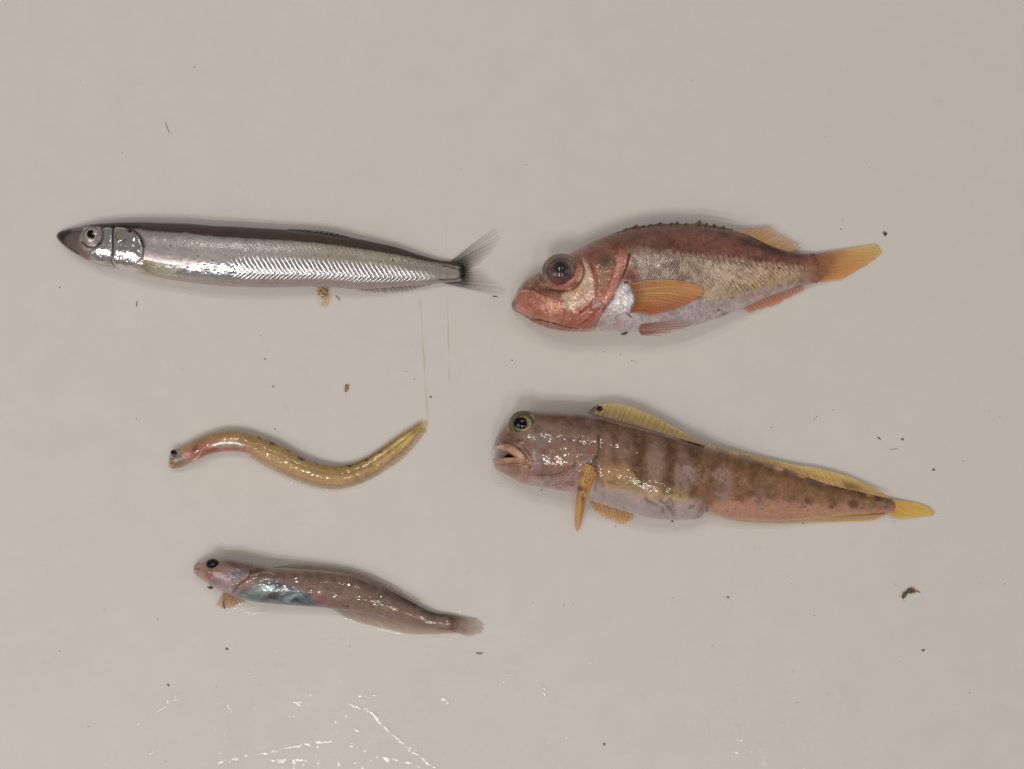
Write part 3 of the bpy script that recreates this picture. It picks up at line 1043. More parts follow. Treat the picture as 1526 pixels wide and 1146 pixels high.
    p.mask(belly * fb * g3 * 0.25, (140, 126, 124), h=-0.05)
    p.mask(belly * (1 - g3) * 0.4, (196, 190, 194), metal=0.3, rough=0.3)
    s2 = 0.5 + 0.5 * np.sin((x - 0.3 * y) * 1.9) * np.sin((y + 0.25 * x) * 1.9)
    p.mask((1 - low) * (x > 880) * s2 * 0.5 * fbm(x / 7, y / 7, 71), (176, 132, 112), h=0.06)
    p.mask((1 - low) * (x > 880) * (1 - s2) * 0.35, (98, 62, 56))
    # ticks along the side line
    for k, tx in enumerate(np.concatenate([np.arange(950, 1030, 11), np.arange(1030, 1200, 8.0)])):
        ty = float(pchip([(900, 374), (991, 377), (1065, 385), (1096, 387), (1170, 396), (1216, 401)], [tx])[0])
        ln = 8 + 4 * hash2(np.int64(k), np.int64(3), 1)
        p.stroke([(tx - 0.5, ty - ln * 0.7), (tx + 0.5, ty), (tx + 2.5, ty + ln * 0.6)], (112, 62, 54), 1.0, 0.6 if tx > 1000 else 0.3, h=-0.10)
    p.stroke([(960, 377), (1040, 383), (1100, 391), (1160, 401), (1212, 405)], (150, 116, 92), 1.2, 0.5)
    # head
    p.softk, p.wobk = 1.9, 1.8
    gill = [(938, 378), (934, 398), (925, 419), (914, 442), (902, 460), (886, 488)]
    headp = [(760, 456), (768, 437), (785, 415), (806, 404), (850, 377), (880, 366), (915, 366), (938, 378), (934, 398), (925, 419), (914, 442), (902, 460),
             (884, 492), (850, 497), (815, 491), (790, 480)]
    p.poly(headp, (178, 120, 102), 3.2, h=0.35, wob=1.4)
    p.poly([(852, 378), (880, 364), (915, 350), (940, 352), (940, 372), (925, 374), (895, 384), (870, 392), (858, 388)], (138, 94, 80), 8, 0.85)
    p.poly([(766, 440), (785, 414), (806, 404), (815, 420), (835, 432), (845, 440), (820, 440), (795, 436), (778, 432)], (118, 78, 58), 4, 0.9)
    p.poly([(778, 430), (795, 414), (806, 410), (812, 424), (800, 430)], (138, 104, 74), 4, 0.6)
    p.stroke([(770, 437), (785, 417), (800, 408.5)], (88, 62, 46), 2.0, 0.7)
    # upper jaw
    p.poly([(766, 445), (770, 435), (785, 433), (802, 436), (822, 441), (838, 447), (846, 455), (842, 466), (836, 480), (818, 476), (796, 468), (776, 460), (764, 455)],
           (190, 126, 108), 1.2, h=0.45, wob=0.8)
    p.poly([(768, 443), (772, 436), (788, 435), (800, 440), (812, 452), (820, 464), (812, 470), (790, 462), (772, 453)], (180, 112, 94), 4, 0.8, h=0.25)
    p.stroke([(770, 436), (782, 433), (798, 436), (806, 443), (818, 455), (826, 463)], (206, 142, 118), 1.2, 0.7, h=0.15)
    p.stroke([(800, 436), (820, 442), (838, 449)], (128, 66, 52), 1.3, 0.8, h=-0.25)
    p.ell(826, 453, 6.5, 5, (198, 140, 122), 0.4, 0.6, h=0.15)
    p.stroke([(820, 450), (824, 457), (832, 456), (833, 449)], (210, 158, 138), 1.0, 0.7, h=0.1)
    p.stroke([(818, 462), (822, 470), (828, 464)], (204, 146, 126), 1.3, 0.6)
    # mouth line and lower jaw
    p.stroke([(764, 459), (776, 467), (792, 474.5), (806, 477), (824, 482), (846, 487), (862, 488)], (112, 44, 34), 1.6, 0.95, h=-0.5)
    p.stroke([(792, 477), (806, 482), (824, 488), (848, 492)], (120, 50, 38), 1.5, 0.8, h=-0.35)
    p.stroke([(768, 460.5), (780, 466), (800, 472), (822, 477), (842, 482)], (206, 132, 112), 1.0, 0.7, h=0.1)
    p.ell(765.5, 452, 4, 6.5, (88, 58, 54), 0.5, 0.8)
    p.poly([(840, 470), (872, 462), (895, 444), (906, 446), (898, 462), (880, 482), (862, 490), (842, 484)], (184, 116, 100), 6, 0.85)
    # pale cheek
    p.poly([(868, 388), (874, 390), (880, 402), (883, 416), (884.5, 433), (880, 446), (866, 456), (850, 462), (841, 461), (838, 450), (836, 442), (846, 436), (858, 428), (866, 414), (868, 400)],
           (202, 182, 160), 2.5, 0.85, h=0.12)
    p.poly([(858, 426), (868, 414), (870, 404), (866, 420), (872, 432), (862, 438), (846, 442), (848, 435)], (184, 150, 96), 4, 0.8)
    p.ell(857, 424, 8, 4, (140, 84, 54), 0.6, 0.8, rot=-0.4)
    p.stroke([(866, 390), (870, 402), (866, 418), (854, 430), (838, 433), (820, 430)], (104, 62, 46), 2.0, 0.8, h=-0.3)
    p.ell(876, 436, 8, 10, (208, 184, 174), 0.6, 0.5)
    # preopercle and opercle
    p.stroke([(880, 392), (886, 408), (890, 428), (889, 444), (880, 456), (866, 466)], (150, 78, 66), 2.4, 0.8, h=-0.35)
    p.poly([(884, 388), (900, 382), (914, 380), (912, 400), (906, 420), (900, 436), (893, 428), (890, 408)], (148, 116, 90), 4, 0.75, h=0.1)
    p.poly([(893, 384), (906, 381), (914, 386), (910, 398), (900, 402), (894, 394)], (84, 76, 68), 6, 0.8)
    p.ell(898, 416, 8, 14, (166, 132, 96), 0.8, 0.6)
    p.poly([(918, 383), (928, 379), (936, 381), (932, 398), (924, 418), (912, 440), (904, 446), (903, 436), (912, 416), (918, 398)], (188, 130, 112), 2.5, 0.9, h=0.25)
    p.stroke(gill, (112, 52, 44), 1.5, 0.95, h=-0.6)
    p.stroke([(916, 384), (914, 402), (908, 422), (900, 440)], (146, 84, 72), 1.3, 0.7, h=-0.2)
    p.stroke([(884, 440), (890, 448), (884, 458)], (200, 158, 150), 2.2, 0.7, h=0.1)
    p.ell(891, 454, 7, 6, (186, 150, 150), 0.5, 0.8, h=0.2)
    p.stroke([(850, 488), (868, 482), (884, 470), (898, 454)], (150, 84, 82), 1.2, 0.7, h=-0.2)
    hd = (x < 930) * (y > 435)
    p.h += hd * (fbm(x / 4.5, y / 4.5, 61) - 0.5) * 0.30
    p.h += (x < 930) * (fbm(x / 9, y / 9, 63) - 0.5) * 0.34
    # white breast behind the gill cover and red shoulder
    p.poly([(936, 400), (946, 398), (950, 412), (946, 422), (930, 424), (928, 416)], (150, 82, 66), 4, 0.9)
    br = p.poly([(928, 420), (938, 430), (944, 446), (938, 462), (960, 474), (990, 482), (960, 494), (925, 496), (890, 494), (888, 486), (903, 462), (915, 444)], (194, 186, 186), 5.0, 0.9, metal=0.1)
    p.poly([(926, 421), (938, 430), (945, 447), (936, 464), (916, 468), (904, 462), (916, 443)], (210, 206, 206), 1.4, 0.9, h=0.5)
    p.specks(7, 0.25, 1.0, (140, 128, 134), 0.6, 9, br)
    p.h += br * (fbm(x / 5, y / 5, 64) - 0.5) * 0.25
    p.ell(933, 421, 3.5, 2, (30, 20, 18), 0.5, 0.9)
    p.stroke([(934, 467), (940, 472)], (50, 30, 22), 1.3, 0.9)
    p.poly([(1066, 476), (1076, 468), (1085, 465), (1082, 471), (1070, 477)], (88, 66, 44), 1.6, 0.85)
    p.ell(1070, 462, 1.6, 1.6, (40, 30, 30), 0.5, 0.9)
    p.ell(1190, 380, 10, 3, (90, 58, 46), 0.6, 0.6)
    p.ell(1214, 379, 7, 2.2, (70, 44, 34), 0.6, 0.8)
    p.specks(9, 0.3, 0.9, (60, 40, 34), 0.6, 5, (1 - low) + 0.2)
    p.specks(5.5, 0.45, 1.1, (74, 50, 42), 0.45, 15, (1 - low))
    p.tint(9, (112, 74, 64), 0.4, 1, where=(1 - low) + 0.25)
    p.tint(5, (196, 150, 128), 0.35, 2, where=(x < 935) * (y > 400))
    p.tint(14, (150, 90, 76), 0.3, 3, where=(x < 930) * 1.0)
    p.tint(6, (110, 84, 66), 0.4, 4, where=low * (x > 930) * (1 - belly * 0.6))
    p.mottle(2.6, 0.22, 9, octv=2)
    p.mottle(5, 0.18, 3)
    p.mottle(26, 0.10, 5)
    p.col *= np.array([1.06, 1.02, 1.0])
    B.build(p, M_RED, root)
    z = lambda xx, yy: float(B.z_at(xx, yy)[0] * 1000)
    # big eye
    def eye_paint(q):
        q.poly([(812, 398), (826, 400), (842, 412), (850, 404), (856, 416), (840, 425), (824, 422), (814, 412)], (120, 60, 54), 4, 0.8, wob=1)
        q.ell(832, 420, 12, 5, (150, 66, 56), 0.6, 0.7)
        q.stroke([(814, 384), (824, 378.5), (840, 379), (852, 386)], (178, 160, 146), 1.2, 0.5)
        q.stroke([(822, 386), (832, 381), (846, 384)], (150, 136, 126), 1.1, 0.6)
        q.stroke([(812, 404), (828, 404), (842, 414)], (150, 134, 124), 0.9, 0.6)
        q.ell(834, 398, 14, 14, (60, 42, 46), 0.5, 0.65)
    eye(root, 836, 404, 28.6, 26.2, z(845, 412) - 2.2, 4.0,
        [(0.0, (88, 58, 56)), (0.42, (156, 104, 90)), (0.56, (190, 162, 144)), (0.66, (146, 114, 100)), (0.78, (190, 164, 146)), (0.92, (168, 138, 120))],
        (835.0, 400, 8.2, 9.4), rot=-0.25, cornea=(1.02, 0.7), seed=8, rough=0.35, paint=eye_paint, bias=2.2)
    # fins
    fin(root, 'spiny_dorsal_fin', [(916, 349), (945, 341), (977, 337), (1010, 336), (1046, 338.5), (1092, 343.5)],
        [(926, 341.5), (952, 333), (985, 328), (1018, 325.8), (1054, 327.6), (1090, 339)], 13, (118, 84, 64), (104, 78, 62), 0.97, 0.8, (70, 48, 38),
        9.0, 8.4, seed=11, ray_w=1.0, jag=0.6, scallop=0.30, web=0.9, nv=16, thick=0.25)
    fin(root, 'soft_dorsal_fin', [(1094, 344.5), (1112, 349), (1130, 357), (1150, 366.5), (1176, 375)],
        [(1122, 339.5), (1152, 336.5), (1166, 347), (1182, 356), (1197, 367.5)], 15, (196, 160, 96), (206, 158, 128), 0.95, 0.55, (190, 132, 84),
        6.0, 2.0, seed=12, ray_w=1.0, jag=0.22, scallop=0.06, web=0.75)
    def tailc(q, col, A, v):
        m = sstep(0, 1, (q[:, 1] - (372 + (q[:, 0] - 1240) * -0.10)) / 34)
        col = col * (1 - 0.55 * m[:, None]) + alb((210, 138, 66)) * 0.55 * m[:, None]
        r = (1 - sstep(0.05, 0.5, v + (fbm(q[:, 0] / 7, q[:, 1] / 7, 3) - 0.5) * 0.35))[:, None]
        col = col * (1 - r) + alb((160, 100, 76)) * r
        e = np.exp(-((v - 0.98) / 0.06) ** 2)[:, None] * 0.6
        return col * (1 - e) + alb((206, 138, 100)) * e, A
    fin(root, 'caudal_fin', [(1214, 379), (1216, 390), (1217, 400), (1216, 411), (1210, 421)],
        [(1308, 363), (1314, 369), (1317, 376), (1300, 390), (1256, 416)], 20, (176, 112, 78), (230, 186, 110), 0.9, 0.62, (206, 144, 80),
        1.9, 0.6, seed=13, ray_w=0.9, jag=0.04, scallop=0.015, web=0.9, colour=tailc)
    fin(root, 'anal_fin', [(1104, 457), (1122, 450.5), (1146, 441), (1172, 432), (1196, 427)],
        [(1119, 467), (1136, 461.5), (1156, 456), (1172, 446), (1197, 434.5)], 17, (186, 124, 102), (206, 146, 112), 0.85, 0.6, (168, 98, 78),
        3.6, 0.6, seed=14, ray_w=0.9, jag=0.14, scallop=0.03, web=0.85)
    def pecc(q, col, A, v):
        m = sstep(436, 462, q[:, 1] + (q[:, 0] - 980) * 0.12)[:, None]
        col = col * (1 - 0.75 * m) + alb((184, 92, 52)) * 0.75 * m
        r = (1 - sstep(0, 0.22, v))[:, None] * 0.6
        return col * (1 - r) + alb((150, 82, 58)) * r, A
    fin(root, 'pectoral_fin', [(936, 423), (942, 430), (945.5, 442), (945, 454), (938, 466)],
        [(1026, 420.5), (1052, 430), (1043, 444), (1010, 460.5), (972, 470)], 16, (188, 138, 86), (204, 148, 92), 0.85, 0.72, (176, 114, 68),
        z(942, 444) + 0.4, z(1030, 440) + 0.25, seed=15, ray_w=1.0, jag=0.03, scallop=0.012, web=0.93, nv=22, per=4, colour=pecc, bow=-0.06,
        zfun=lambda q: B.z_at(q[:, 0], q[:, 1]) + 0.00015, thick=0.16)
    fin(root, 'pelvic_fin', [(955, 484), (953, 488), (952, 492), (953, 496), (956, 499)],
        [(1008, 478), (1034, 482), (1026, 487.5), (1006, 494.5), (986, 500)], 7, (190, 140, 132), (200, 180, 166), 0.75, 0.5, (162, 92, 88),
        5.0, 1.2, seed=16, ray_w=2.0, jag=0.05, scallop=0.02, web=0.85, nv=16, zfun=lambda q: B.z_at(q[:, 0], q[:, 1]), per=5, thick=0.2)
    return root, B


# ------------------------------------------------------------------ 3. banded fish, lower right
def banded_fish():
    root = thing('banded_fish', 'open mouthed brown fish with dark bars and yellow fins', 'fish', 1040, 700, FISH_GROUP)
    top = [(734.5, 669), (736.5, 661), (740.2, 650.5), (751, 634), (762, 622), (775, 614.5), (789.6, 612.2), (811.6, 612.6), (848.3, 614),
           (875.8, 615.5), (905, 622), (932.4, 629), (960, 636.5), (987.4, 644.5), (1015, 653), (1042, 660.5), (1070, 670), (1110, 681),
           (1151.7, 691.5), (1175, 699), (1220, 716.5), (1266, 728), (1303, 737), (1336, 745)]
    bot = [(734.5, 689), (736, 694.8), (738.5, 698.2), (756.6, 709), (778.6, 721), (811.6, 727.4), (839, 732), (857.4, 737), (886.6, 748),
           (914, 757), (941.6, 765), (969, 772.3), (1005.7, 775.4), (1033, 774), (1045, 771), (1052, 764), (1060, 765), (1079, 771), (1110, 774.5),
           (1156, 777), (1200, 774.5), (1266, 770), (1303, 768), (1336, 765)]
    left = [(0, 734.5), (0.12, 734.8), (0.25, 736), (0.40, 740.5), (0.54, 750), (0.622, 760), (0.648, 764.5), (0.662, 756), (0.672, 744), (0.682, 737.5), (0.72, 735), (0.85, 734.5), (1, 734.5)]
    th = [(734.5, 7), (750, 12.5), (790, 17), (850, 18.5), (920, 18), (1010, 16), (1060, 13), (1150, 9), (1240, 6.5), (1336, 3)]
    B = Body(top, bot, th, 860, 230, 22, left=left, round_px=10, tail_px=30, tail_round=2.5, power=2.1, flat=0.74)
    P = B.P
    x, y = P[:, 0], P[:, 1]
    p = Paint(P, (142, 108, 82), rough=0.36, seed=14)
    p.softk, p.wobk = 1.05, 1.3
    ytop, ybot = pchip(top, x), pchip(bot, x)
    fr = (y - ytop) / (ybot - ytop)
    nz = fbm(x / 12, y / 12, 2) - 0.5
    # tail half: pinkish below, olive brown above
    rear = sstep(1035, 1075, x + nz * 20)
    p.mask(rear * sstep(0.35, 0.85, fr + nz * 0.25), (176, 134, 114))
    p.mask(rear * (1 - sstep(0.25, 0.6, fr + nz * 0.2)), (146, 112, 78))
    p.mask(sstep(0.80, 1.0, fr) * rear * sstep(1150, 1290, x), (196, 160, 92))
    # front half upper
    p.mask((1 - rear) * (1 - sstep(0.1, 0.6, fr)) * 0.8, (128, 98, 80))
    # belly
    bl = pchip([(860, 706), (900, 718), (950, 730), (1000, 740), (1030, 742), (1060, 760), (1100, 790)], x)
    p.mask(sstep(-8, 8, y - bl + nz * 18) * (1 - rear), (166, 152, 150))
    p.poly([(935, 700), (960, 722), (1000, 727), (1022, 734), (1030, 746), (1005, 748), (965, 742), (940, 730), (900, 725), (892, 706)], (178, 156, 112), 11, 0.75)
    p.poly([(892, 696), (930, 690), (946, 712), (944, 724), (900, 722)], (164, 130, 90), 11, 0.7)
    p.poly([(985, 722), (1012, 727), (1024, 736), (1004, 738), (986, 732)], (160, 140, 62), 6, 0.7)
    p.poly([(1050, 750), (1053, 764), (1046, 770), (1030, 774), (1038, 762), (1042, 752)], (142, 118, 116), 4, 0.8)
    p.stroke([(1054, 756), (1053, 763), (1047, 770), (1036, 773)], (90, 52, 42), 1.5, 0.9)
    p.poly([(885, 736), (930, 742), (990, 756), (1030, 760), (1040, 768), (1005, 775), (960, 770), (915, 757)], (160, 150, 152), 8, 0.8)
    # grey veins on the belly
    for s in ([(962, 743), (968, 748), (978, 752)], [(984, 746), (992, 750), (998, 744), (1003, 752), (998, 756)], [(994, 754), (1002, 763), (1004, 766)], [(985, 757), (988, 763)],
              [(1028, 757), (1034, 754)]):
        p.stroke(s, (104, 98, 100), 2.6, 0.6, wob=2.0, h=-0.08)
    # dark bars, light ovals
    for (bx, dx, w, t0, t1, a) in ((884, 2, 8, 616, 660, 0.5), (918, 0, 5, 650, 690, 0.65), (955, -2, 8.5, 632, 722, 0.9), (986, 14, 9.5, 640, 732, 0.95), (1030, 8, 8, 655, 738, 0.85),
                                   (1055, 6, 11, 690, 748, 0.6), (1078, -2, 8, 668, 700, 0.75), (1102, 0, 8, 684, 742, 0.6), (1124, 0, 7, 690, 716, 0.6), (1132, 0, 8, 716, 740, 0.45)):
        p.poly([(bx - w, t0), (bx + w, t0), (bx + w + dx, (t0 + t1) / 2), (bx + w * 0.8 + dx * 0.6, t1), (bx - w * 0.8 + dx * 0.6, t1), (bx - w + dx, (t0 + t1) / 2)],
               (106, 74, 50), 6, a * 0.85, wob=6)
    p.poly([(1030, 690), (1056, 692), (1060, 735), (1040, 740), (1030, 720)], (146, 102, 68), 8, 0.5)
    p.poly([(1092, 706), (1116, 708), (1114, 748), (1092, 742)], (152, 108, 74), 8, 0.5)
    for (ox, oy, rx, ry, a) in ((929, 668, 11, 22, 0.4), (976, 692, 12, 30, 0.9), (1019, 706, 14, 30, 0.95), (1077, 720, 14, 28, 0.9), (1134, 742, 13, 16, 0.55), (902, 668, 10, 26, 0.45), (984, 668, 10, 16, 0.4)):
        p.ell(ox, oy, rx, ry, (150, 124, 114), 0.35, a * 1.0, wob=3)
    # squares along the tail
    for (qx, qy, r, a) in ((1128, 697, 8, 0.6), (1148, 704, 7, 0.4), (1172, 704, 8, 0.6), (1192, 712, 7, 0.4), (1214, 719, 8, 0.65), (1246, 727, 9, 0.55), (1284, 736, 8, 0.8), (1310, 742, 7, 0.7),
                           (1118, 735, 9, 0.5), (1150, 738, 8, 0.6), (1180, 744, 7, 0.4), (1206, 746, 8, 0.75), (1241, 751, 7, 0.85), (1273, 751, 8, 0.8), (1300, 753, 8, 0.5), (1322, 753, 6, 0.7)):
        p.ell(qx, qy, r, r * 0.85, (106, 72, 46), 0.5, a * 0.9, wob=4)
    p.stroke([(1060, 676), (1110, 692), (1180, 712), (1260, 732), (1325, 747)], (116, 88, 58), 7, 0.45)
    for q in ((1160, 697), (1196, 708), (1232, 719), (1264, 726), (1296, 736)):
        p.ell(q[0], q[1], 7, 4, (206, 166, 130), 0.5, 0.7, rot=0.3)
    p.stroke([(878, 618), (930, 634), (990, 650), (1040, 664)], (88, 62, 46), 2.2, 0.75)
    p.stroke([(905, 627), (960, 641), (1010, 655)], (150, 118, 92), 0.8, 0.7, h=-0.05)
    p.stroke([(905, 630), (960, 645), (1005, 658)], (104, 78, 60), 0.9, 0.7, h=-0.08)
    for q in ((900, 628, 8, 4), (937, 627, 7, 5), (988, 645, 9, 5), (1033, 660, 8, 4), (1078, 676, 9, 4)):
        p.ell(*q, (84, 56, 38), 0.5, 0.75, rot=0.25)
    # head
    hp = [(734, 668), (740, 650), (762, 621), (785, 611), (848, 613), (876, 615), (886, 634), (892, 656), (888, 676), (878, 694), (866, 708), (858, 736), (838, 733), (810, 728), (778, 722),
          (750, 706), (735, 694)]
    p.poly(hp, (142, 116, 106), 4, 0.95, h=0.15)
    p.poly([(785, 611), (860, 613), (880, 618), (884, 640), (850, 636), (815, 628), (795, 622)], (116, 90, 78), 8, 0.85)
    p.poly([(786, 640), (812, 636), (826, 660), (820, 684), (800, 682), (788, 664)], (142, 122, 120), 10, 0.8)
    p.poly([(826, 664), (858, 664), (862, 690), (840, 702), (818, 694)], (150, 122, 100), 9, 0.7)
    p.poly([(766, 716), (782, 706), (830, 712), (868, 694), (878, 690), (868, 712), (858, 738), (832, 732), (786, 725)], (168, 144, 146), 5, 0.9)
    p.stroke([(893, 648), (892, 668), (888, 688)], (84, 60, 50), 2.6, 0.75, h=-0.3)
    p.stroke([(888, 688), (891, 708), (886, 730)], (122, 94, 88), 2.6, 0.6, h=-0.25)
    p.stroke([(888, 676), (878, 684), (868, 690), (858, 700)], (176, 152, 146), 1.5, 0.7, h=0.2)
    p.stroke([(776, 718), (784, 711), (800, 708), (824, 708), (842, 702), (858, 692)], (122, 80, 80), 1.6, 0.9, h=-0.4)
    for k in range(4):
        p.stroke([(824, 712 + k * 3.5), (838, 709 + k * 3.8), (850, 702 + k * 4.2), (858, 695 + k * 4)], (120, 94, 94), 0.9, 0.75, h=-0.3)
        p.stroke([(824, 713.8 + k * 3.5), (838, 710.8 + k * 3.8), (850, 703.8 + k * 4.2)], (196, 174, 174), 0.8, 0.5, h=0.12)
    # snout and jaws
    p.poly([(734, 668), (741, 650), (756, 640), (768, 652), (782, 660), (790, 672), (775, 668), (758, 664), (745, 664)], (118, 86, 76), 4, 0.85)
    p.poly([(734, 667), (746, 662), (762, 664), (776, 672), (784, 682), (793, 688), (792, 694), (784, 690), (772, 684), (764, 680), (752, 675), (740, 672)], (184, 148, 122), 1.6, 0.9, h=0.25)
    p.stroke([(744, 661), (758, 660), (770, 666), (780, 674), (786, 684)], (118, 70, 56), 1.6, 0.9, h=-0.35)
    p.stroke([(782, 668), (790, 678), (794, 690), (790, 697)], (112, 66, 50), 1.6, 0.85, h=-0.4)
    p.poly([(735, 686), (748, 683), (764, 682.5), (782, 685), (790, 690), (788, 696), (772, 692), (752, 692), (740, 695), (735, 694)], (180, 140, 108), 1.6, 0.95, h=0.3)
    p.stroke([(740, 693), (752, 691.5), (768, 690), (784, 693), (790, 696)], (132, 84, 56), 1.3, 0.9, h=-0.35)
    p.poly([(738, 696), (756, 694), (780, 696), (794, 702), (792, 710), (776, 718), (756, 708), (740, 699)], (168, 134, 126), 4, 0.8)
    p.poly([(790, 680), (798, 680), (806, 694), (802, 704), (794, 700)], (176, 156, 158), 3, 0.7)
    p.ell(740, 652, 2.5, 2.5, (70, 50, 44), 0.5, 0.7)
    p.h += (x < 890) * (fbm(x / 13, y / 9, 33, 2) - 0.5) * 0.42
    p.h += (x < 890) * (fbm(x / 5, y / 5, 35) - 0.5) * 0.05
    p.h += (x > 880) * (fbm(x / 16, y / 9, 37) - 0.5) * 0.22
    p.tint(16, (104, 78, 62), 0.4, 1, where=(x < 900) * 1.0)
    p.tint(13, (112, 82, 54), 0.4, 2, where=(x > 880) * (fr < 0.75))
    p.tint(7, (170, 138, 110), 0.2, 3)
    p.tint(16, (150, 104, 88), 0.5, 4, where=(x < 900) * (y > 660))
    p.mottle(2.6, 0.10, 9, octv=2)
    p.specks(13, 0.35, 1.0, (70, 48, 36), 0.7, 5)
    p.specks(5, 0.3, 0.7, (104, 78, 60), 0.4, 8)
    p.mottle(4, 0.12, 3)
    p.mottle(22, 0.10, 5)
    p.col *= np.array([1.10, 1.03, 0.98])
    B.build(p, M_BAND, root)
    z = lambda xx, yy: float(B.z_at(xx, yy)[0] * 1000)
    def ep(q):
        q.stroke([(792, 618), (799, 628), (797, 642), (789, 650)], (160, 152, 132), 1.5, 0.7)
        q.ell(783, 645, 8, 4, (196, 178, 84), 0.5, 0.6, rot=-0.5)
    eye(root, 780, 632, 21.2, 20.0, z(783, 636) - 1.6, 2.7,
        [(0.0, (130, 118, 76)), (0.42, (172, 160, 96)), (0.50, (130, 120, 72)), (0.62, (100, 94, 70)), (0.80, (120, 112, 92)), (0.90, (84, 76, 66))],
        (776, 630.5, 10.0, 8.8), seed=5, rough=0.3, paint=ep, bias=2.2)
    # fins
    def spotc(q, col, A, v):
        m = (1 - sstep(0.75, 1.15, np.hypot((q[:, 0] - 893.5) / 5.2, (q[:, 1] - 609) / 4.4)))[:, None]
        d = (1 - sstep(884, 893, q[:, 0] + (q[:, 1] - 609) * 0.6))[:, None] * 0.85
        col = col * (1 - d) + alb((92, 78, 68)) * d
        b = sstep(0.45, 0.1, v)[:, None] * fbm(q[:, 0] / 16, q[:, 1] * 0, 4)[:, None] * 0.9
        col = col * (1 - b) + alb((190, 160, 132)) * b
        return col * (1 - m) + alb((14, 12, 13)) * m, np.maximum(A, m[:, 0])
    fin(root, 'dorsal_fin', [(874, 616), (905, 624), (940, 633.5), (975, 642.5), (1010, 653), (1050, 664)],
        [(885, 606), (898, 601), (930, 602), (972, 618), (1012, 640), (1052, 661.5)], 24, (168, 142, 98), (186, 160, 92), 0.85, 0.75, (150, 124, 68),
        8.0, 5.0, seed=21, ray_w=0.7, jag=0.03, scallop=0.02, web=0.9, colour=spotc)
    def rearc(q, col, A, v):
        b = sstep(0.45, 0.62, vnoise(q[:, 0] / 15 - q[:, 1] / 40, q[:, 1] / 30, 6))[:, None] * (0.65 * sstep(0.8, 0.2, v))[:, None]
        col = col * (1 - b) + alb((128, 92, 52)) * b
        return col, A
    fin(root, 'rear_dorsal_fin', [(1052, 664.5), (1110, 683), (1175, 701), (1230, 720.5), (1280, 732.5), (1330, 744)],
        [(1056, 661), (1112, 675.5), (1178, 690.5), (1222, 697.5), (1264, 709.5), (1304, 727)], 34, (196, 158, 112), (204, 174, 92), 0.95, 0.8, (170, 134, 74),
        4.0, 2.0, seed=22, ray_w=0.7, jag=0.03, scallop=0.02, web=0.88, nv=20, colour=rearc)
    fin(root, 'anal_fin', [(1056, 764), (1100, 772), (1156, 774.5), (1200, 773), (1266, 769), (1320, 766)],
        [(1060, 766), (1100, 777), (1152, 780.5), (1200, 779), (1256, 777.5), (1298, 776), (1314, 769.5)], 34, (180, 140, 112), (204, 172, 96), 0.9, 0.75, (176, 140, 96),
        3.4, 0.4, seed=23, ray_w=0.6, jag=0.06, scallop=0.03, web=0.85, nv=14)
    def cauc(q, col, A, v):
        e = sstep(0.88, 1.0, v)[:, None] * 0.8
        return col * (1 - e) + alb((196, 146, 130)) * e, A
    fin(root, 'caudal_fin', [(1328, 744.5), (1329, 750), (1329.5, 756), (1329, 762), (1326, 768)],
        [(1368, 749.5), (1384, 756), (1393, 763), (1388, 768), (1346, 773.5)], 14, (206, 158, 88), (224, 176, 80), 0.92, 0.75, (210, 156, 66),
        1.6, 0.7, seed=24, ray_w=0.8, jag=0.03, scallop=0.01, web=0.93, colour=cauc)
    def pspec(q, col, A, v):
        n = sstep(0.72, 0.80, vnoise(q[:, 0] / 4.5, q[:, 1] / 4.5, 12))[:, None] * sstep(0.75, 0.5, v)[:, None] * 0.8
        col = col * (1 - n) + alb((104, 60, 26)) * n
        e = sstep(0.8, 1.0, v)[:, None]
        return col * (1 - e) + alb((206, 150, 126)) * e, A
    fin(root, 'pectoral_fin', [(868, 693), (873, 691), (880, 693), (886, 698), (889, 706)],
        [(857.5, 787), (858.5, 791), (861, 793.5), (864, 789), (868, 770)], 8, (190, 150, 98), (206, 160, 90), 0.85, 0.75, (184, 136, 76),
        z(876, 694) + 0.5, [1.2, 1.0, 0.9, 1.2, 2.4], seed=25, ray_w=2.0, jag=0.03, scallop=0.02, web=0.95, nv=36, per=7, colour=pspec,
        zfun=lambda q: B.z_at(q[:, 0], q[:, 1]) * (q[:, 1] < pchip(bot, q[:, 0])), bow=0.04, thick=0.3)
    fin(root, 'pelvic_fin', [(878, 744), (892, 749), (908, 754), (924, 759), (940, 764.5)],
        [(886, 762), (898, 770), (912, 776), (928, 782), (943.5, 774)], 12, (186, 146, 100), (204, 162, 104), 0.8, 0.65, (176, 128, 74),
        2.2, 0.5, seed=26, ray_w=1.2, jag=0.06, scallop=0.03, web=0.85, nv=24)
    # a few small teeth in the upper jaw
    for k, (tx, ty) in enumerate(((738.5, 671.3), (742, 673), (746, 674.4), (738.5, 683.8))):
        up = ty > 680
        zz = z(tx + 2, ty - 2 if not up else ty + 3) - 0.9
        ang = np.linspace(0, 2 * math.pi, 7)[:-1]
        tip = (tx - 0.3, ty + (-3.0 if up else 3.0))
        vs = [tuple(W(tx + 0.9 * math.cos(a), ty, (zz + 0.18 * math.sin(a)) / 1000)) for a in ang] + [tuple(W(tip[0], tip[1], zz / 1000))]
        tf = [(i, (i + 1) % 6, 6) for i in range(6)]
        mesh_obj('tooth', vs, tf, M_TOOTH, root)
    return root, B


M_TOOTH = flat_mat('tooth_enamel', (206, 186, 160), 0.3, 0.5, vary=0.1)


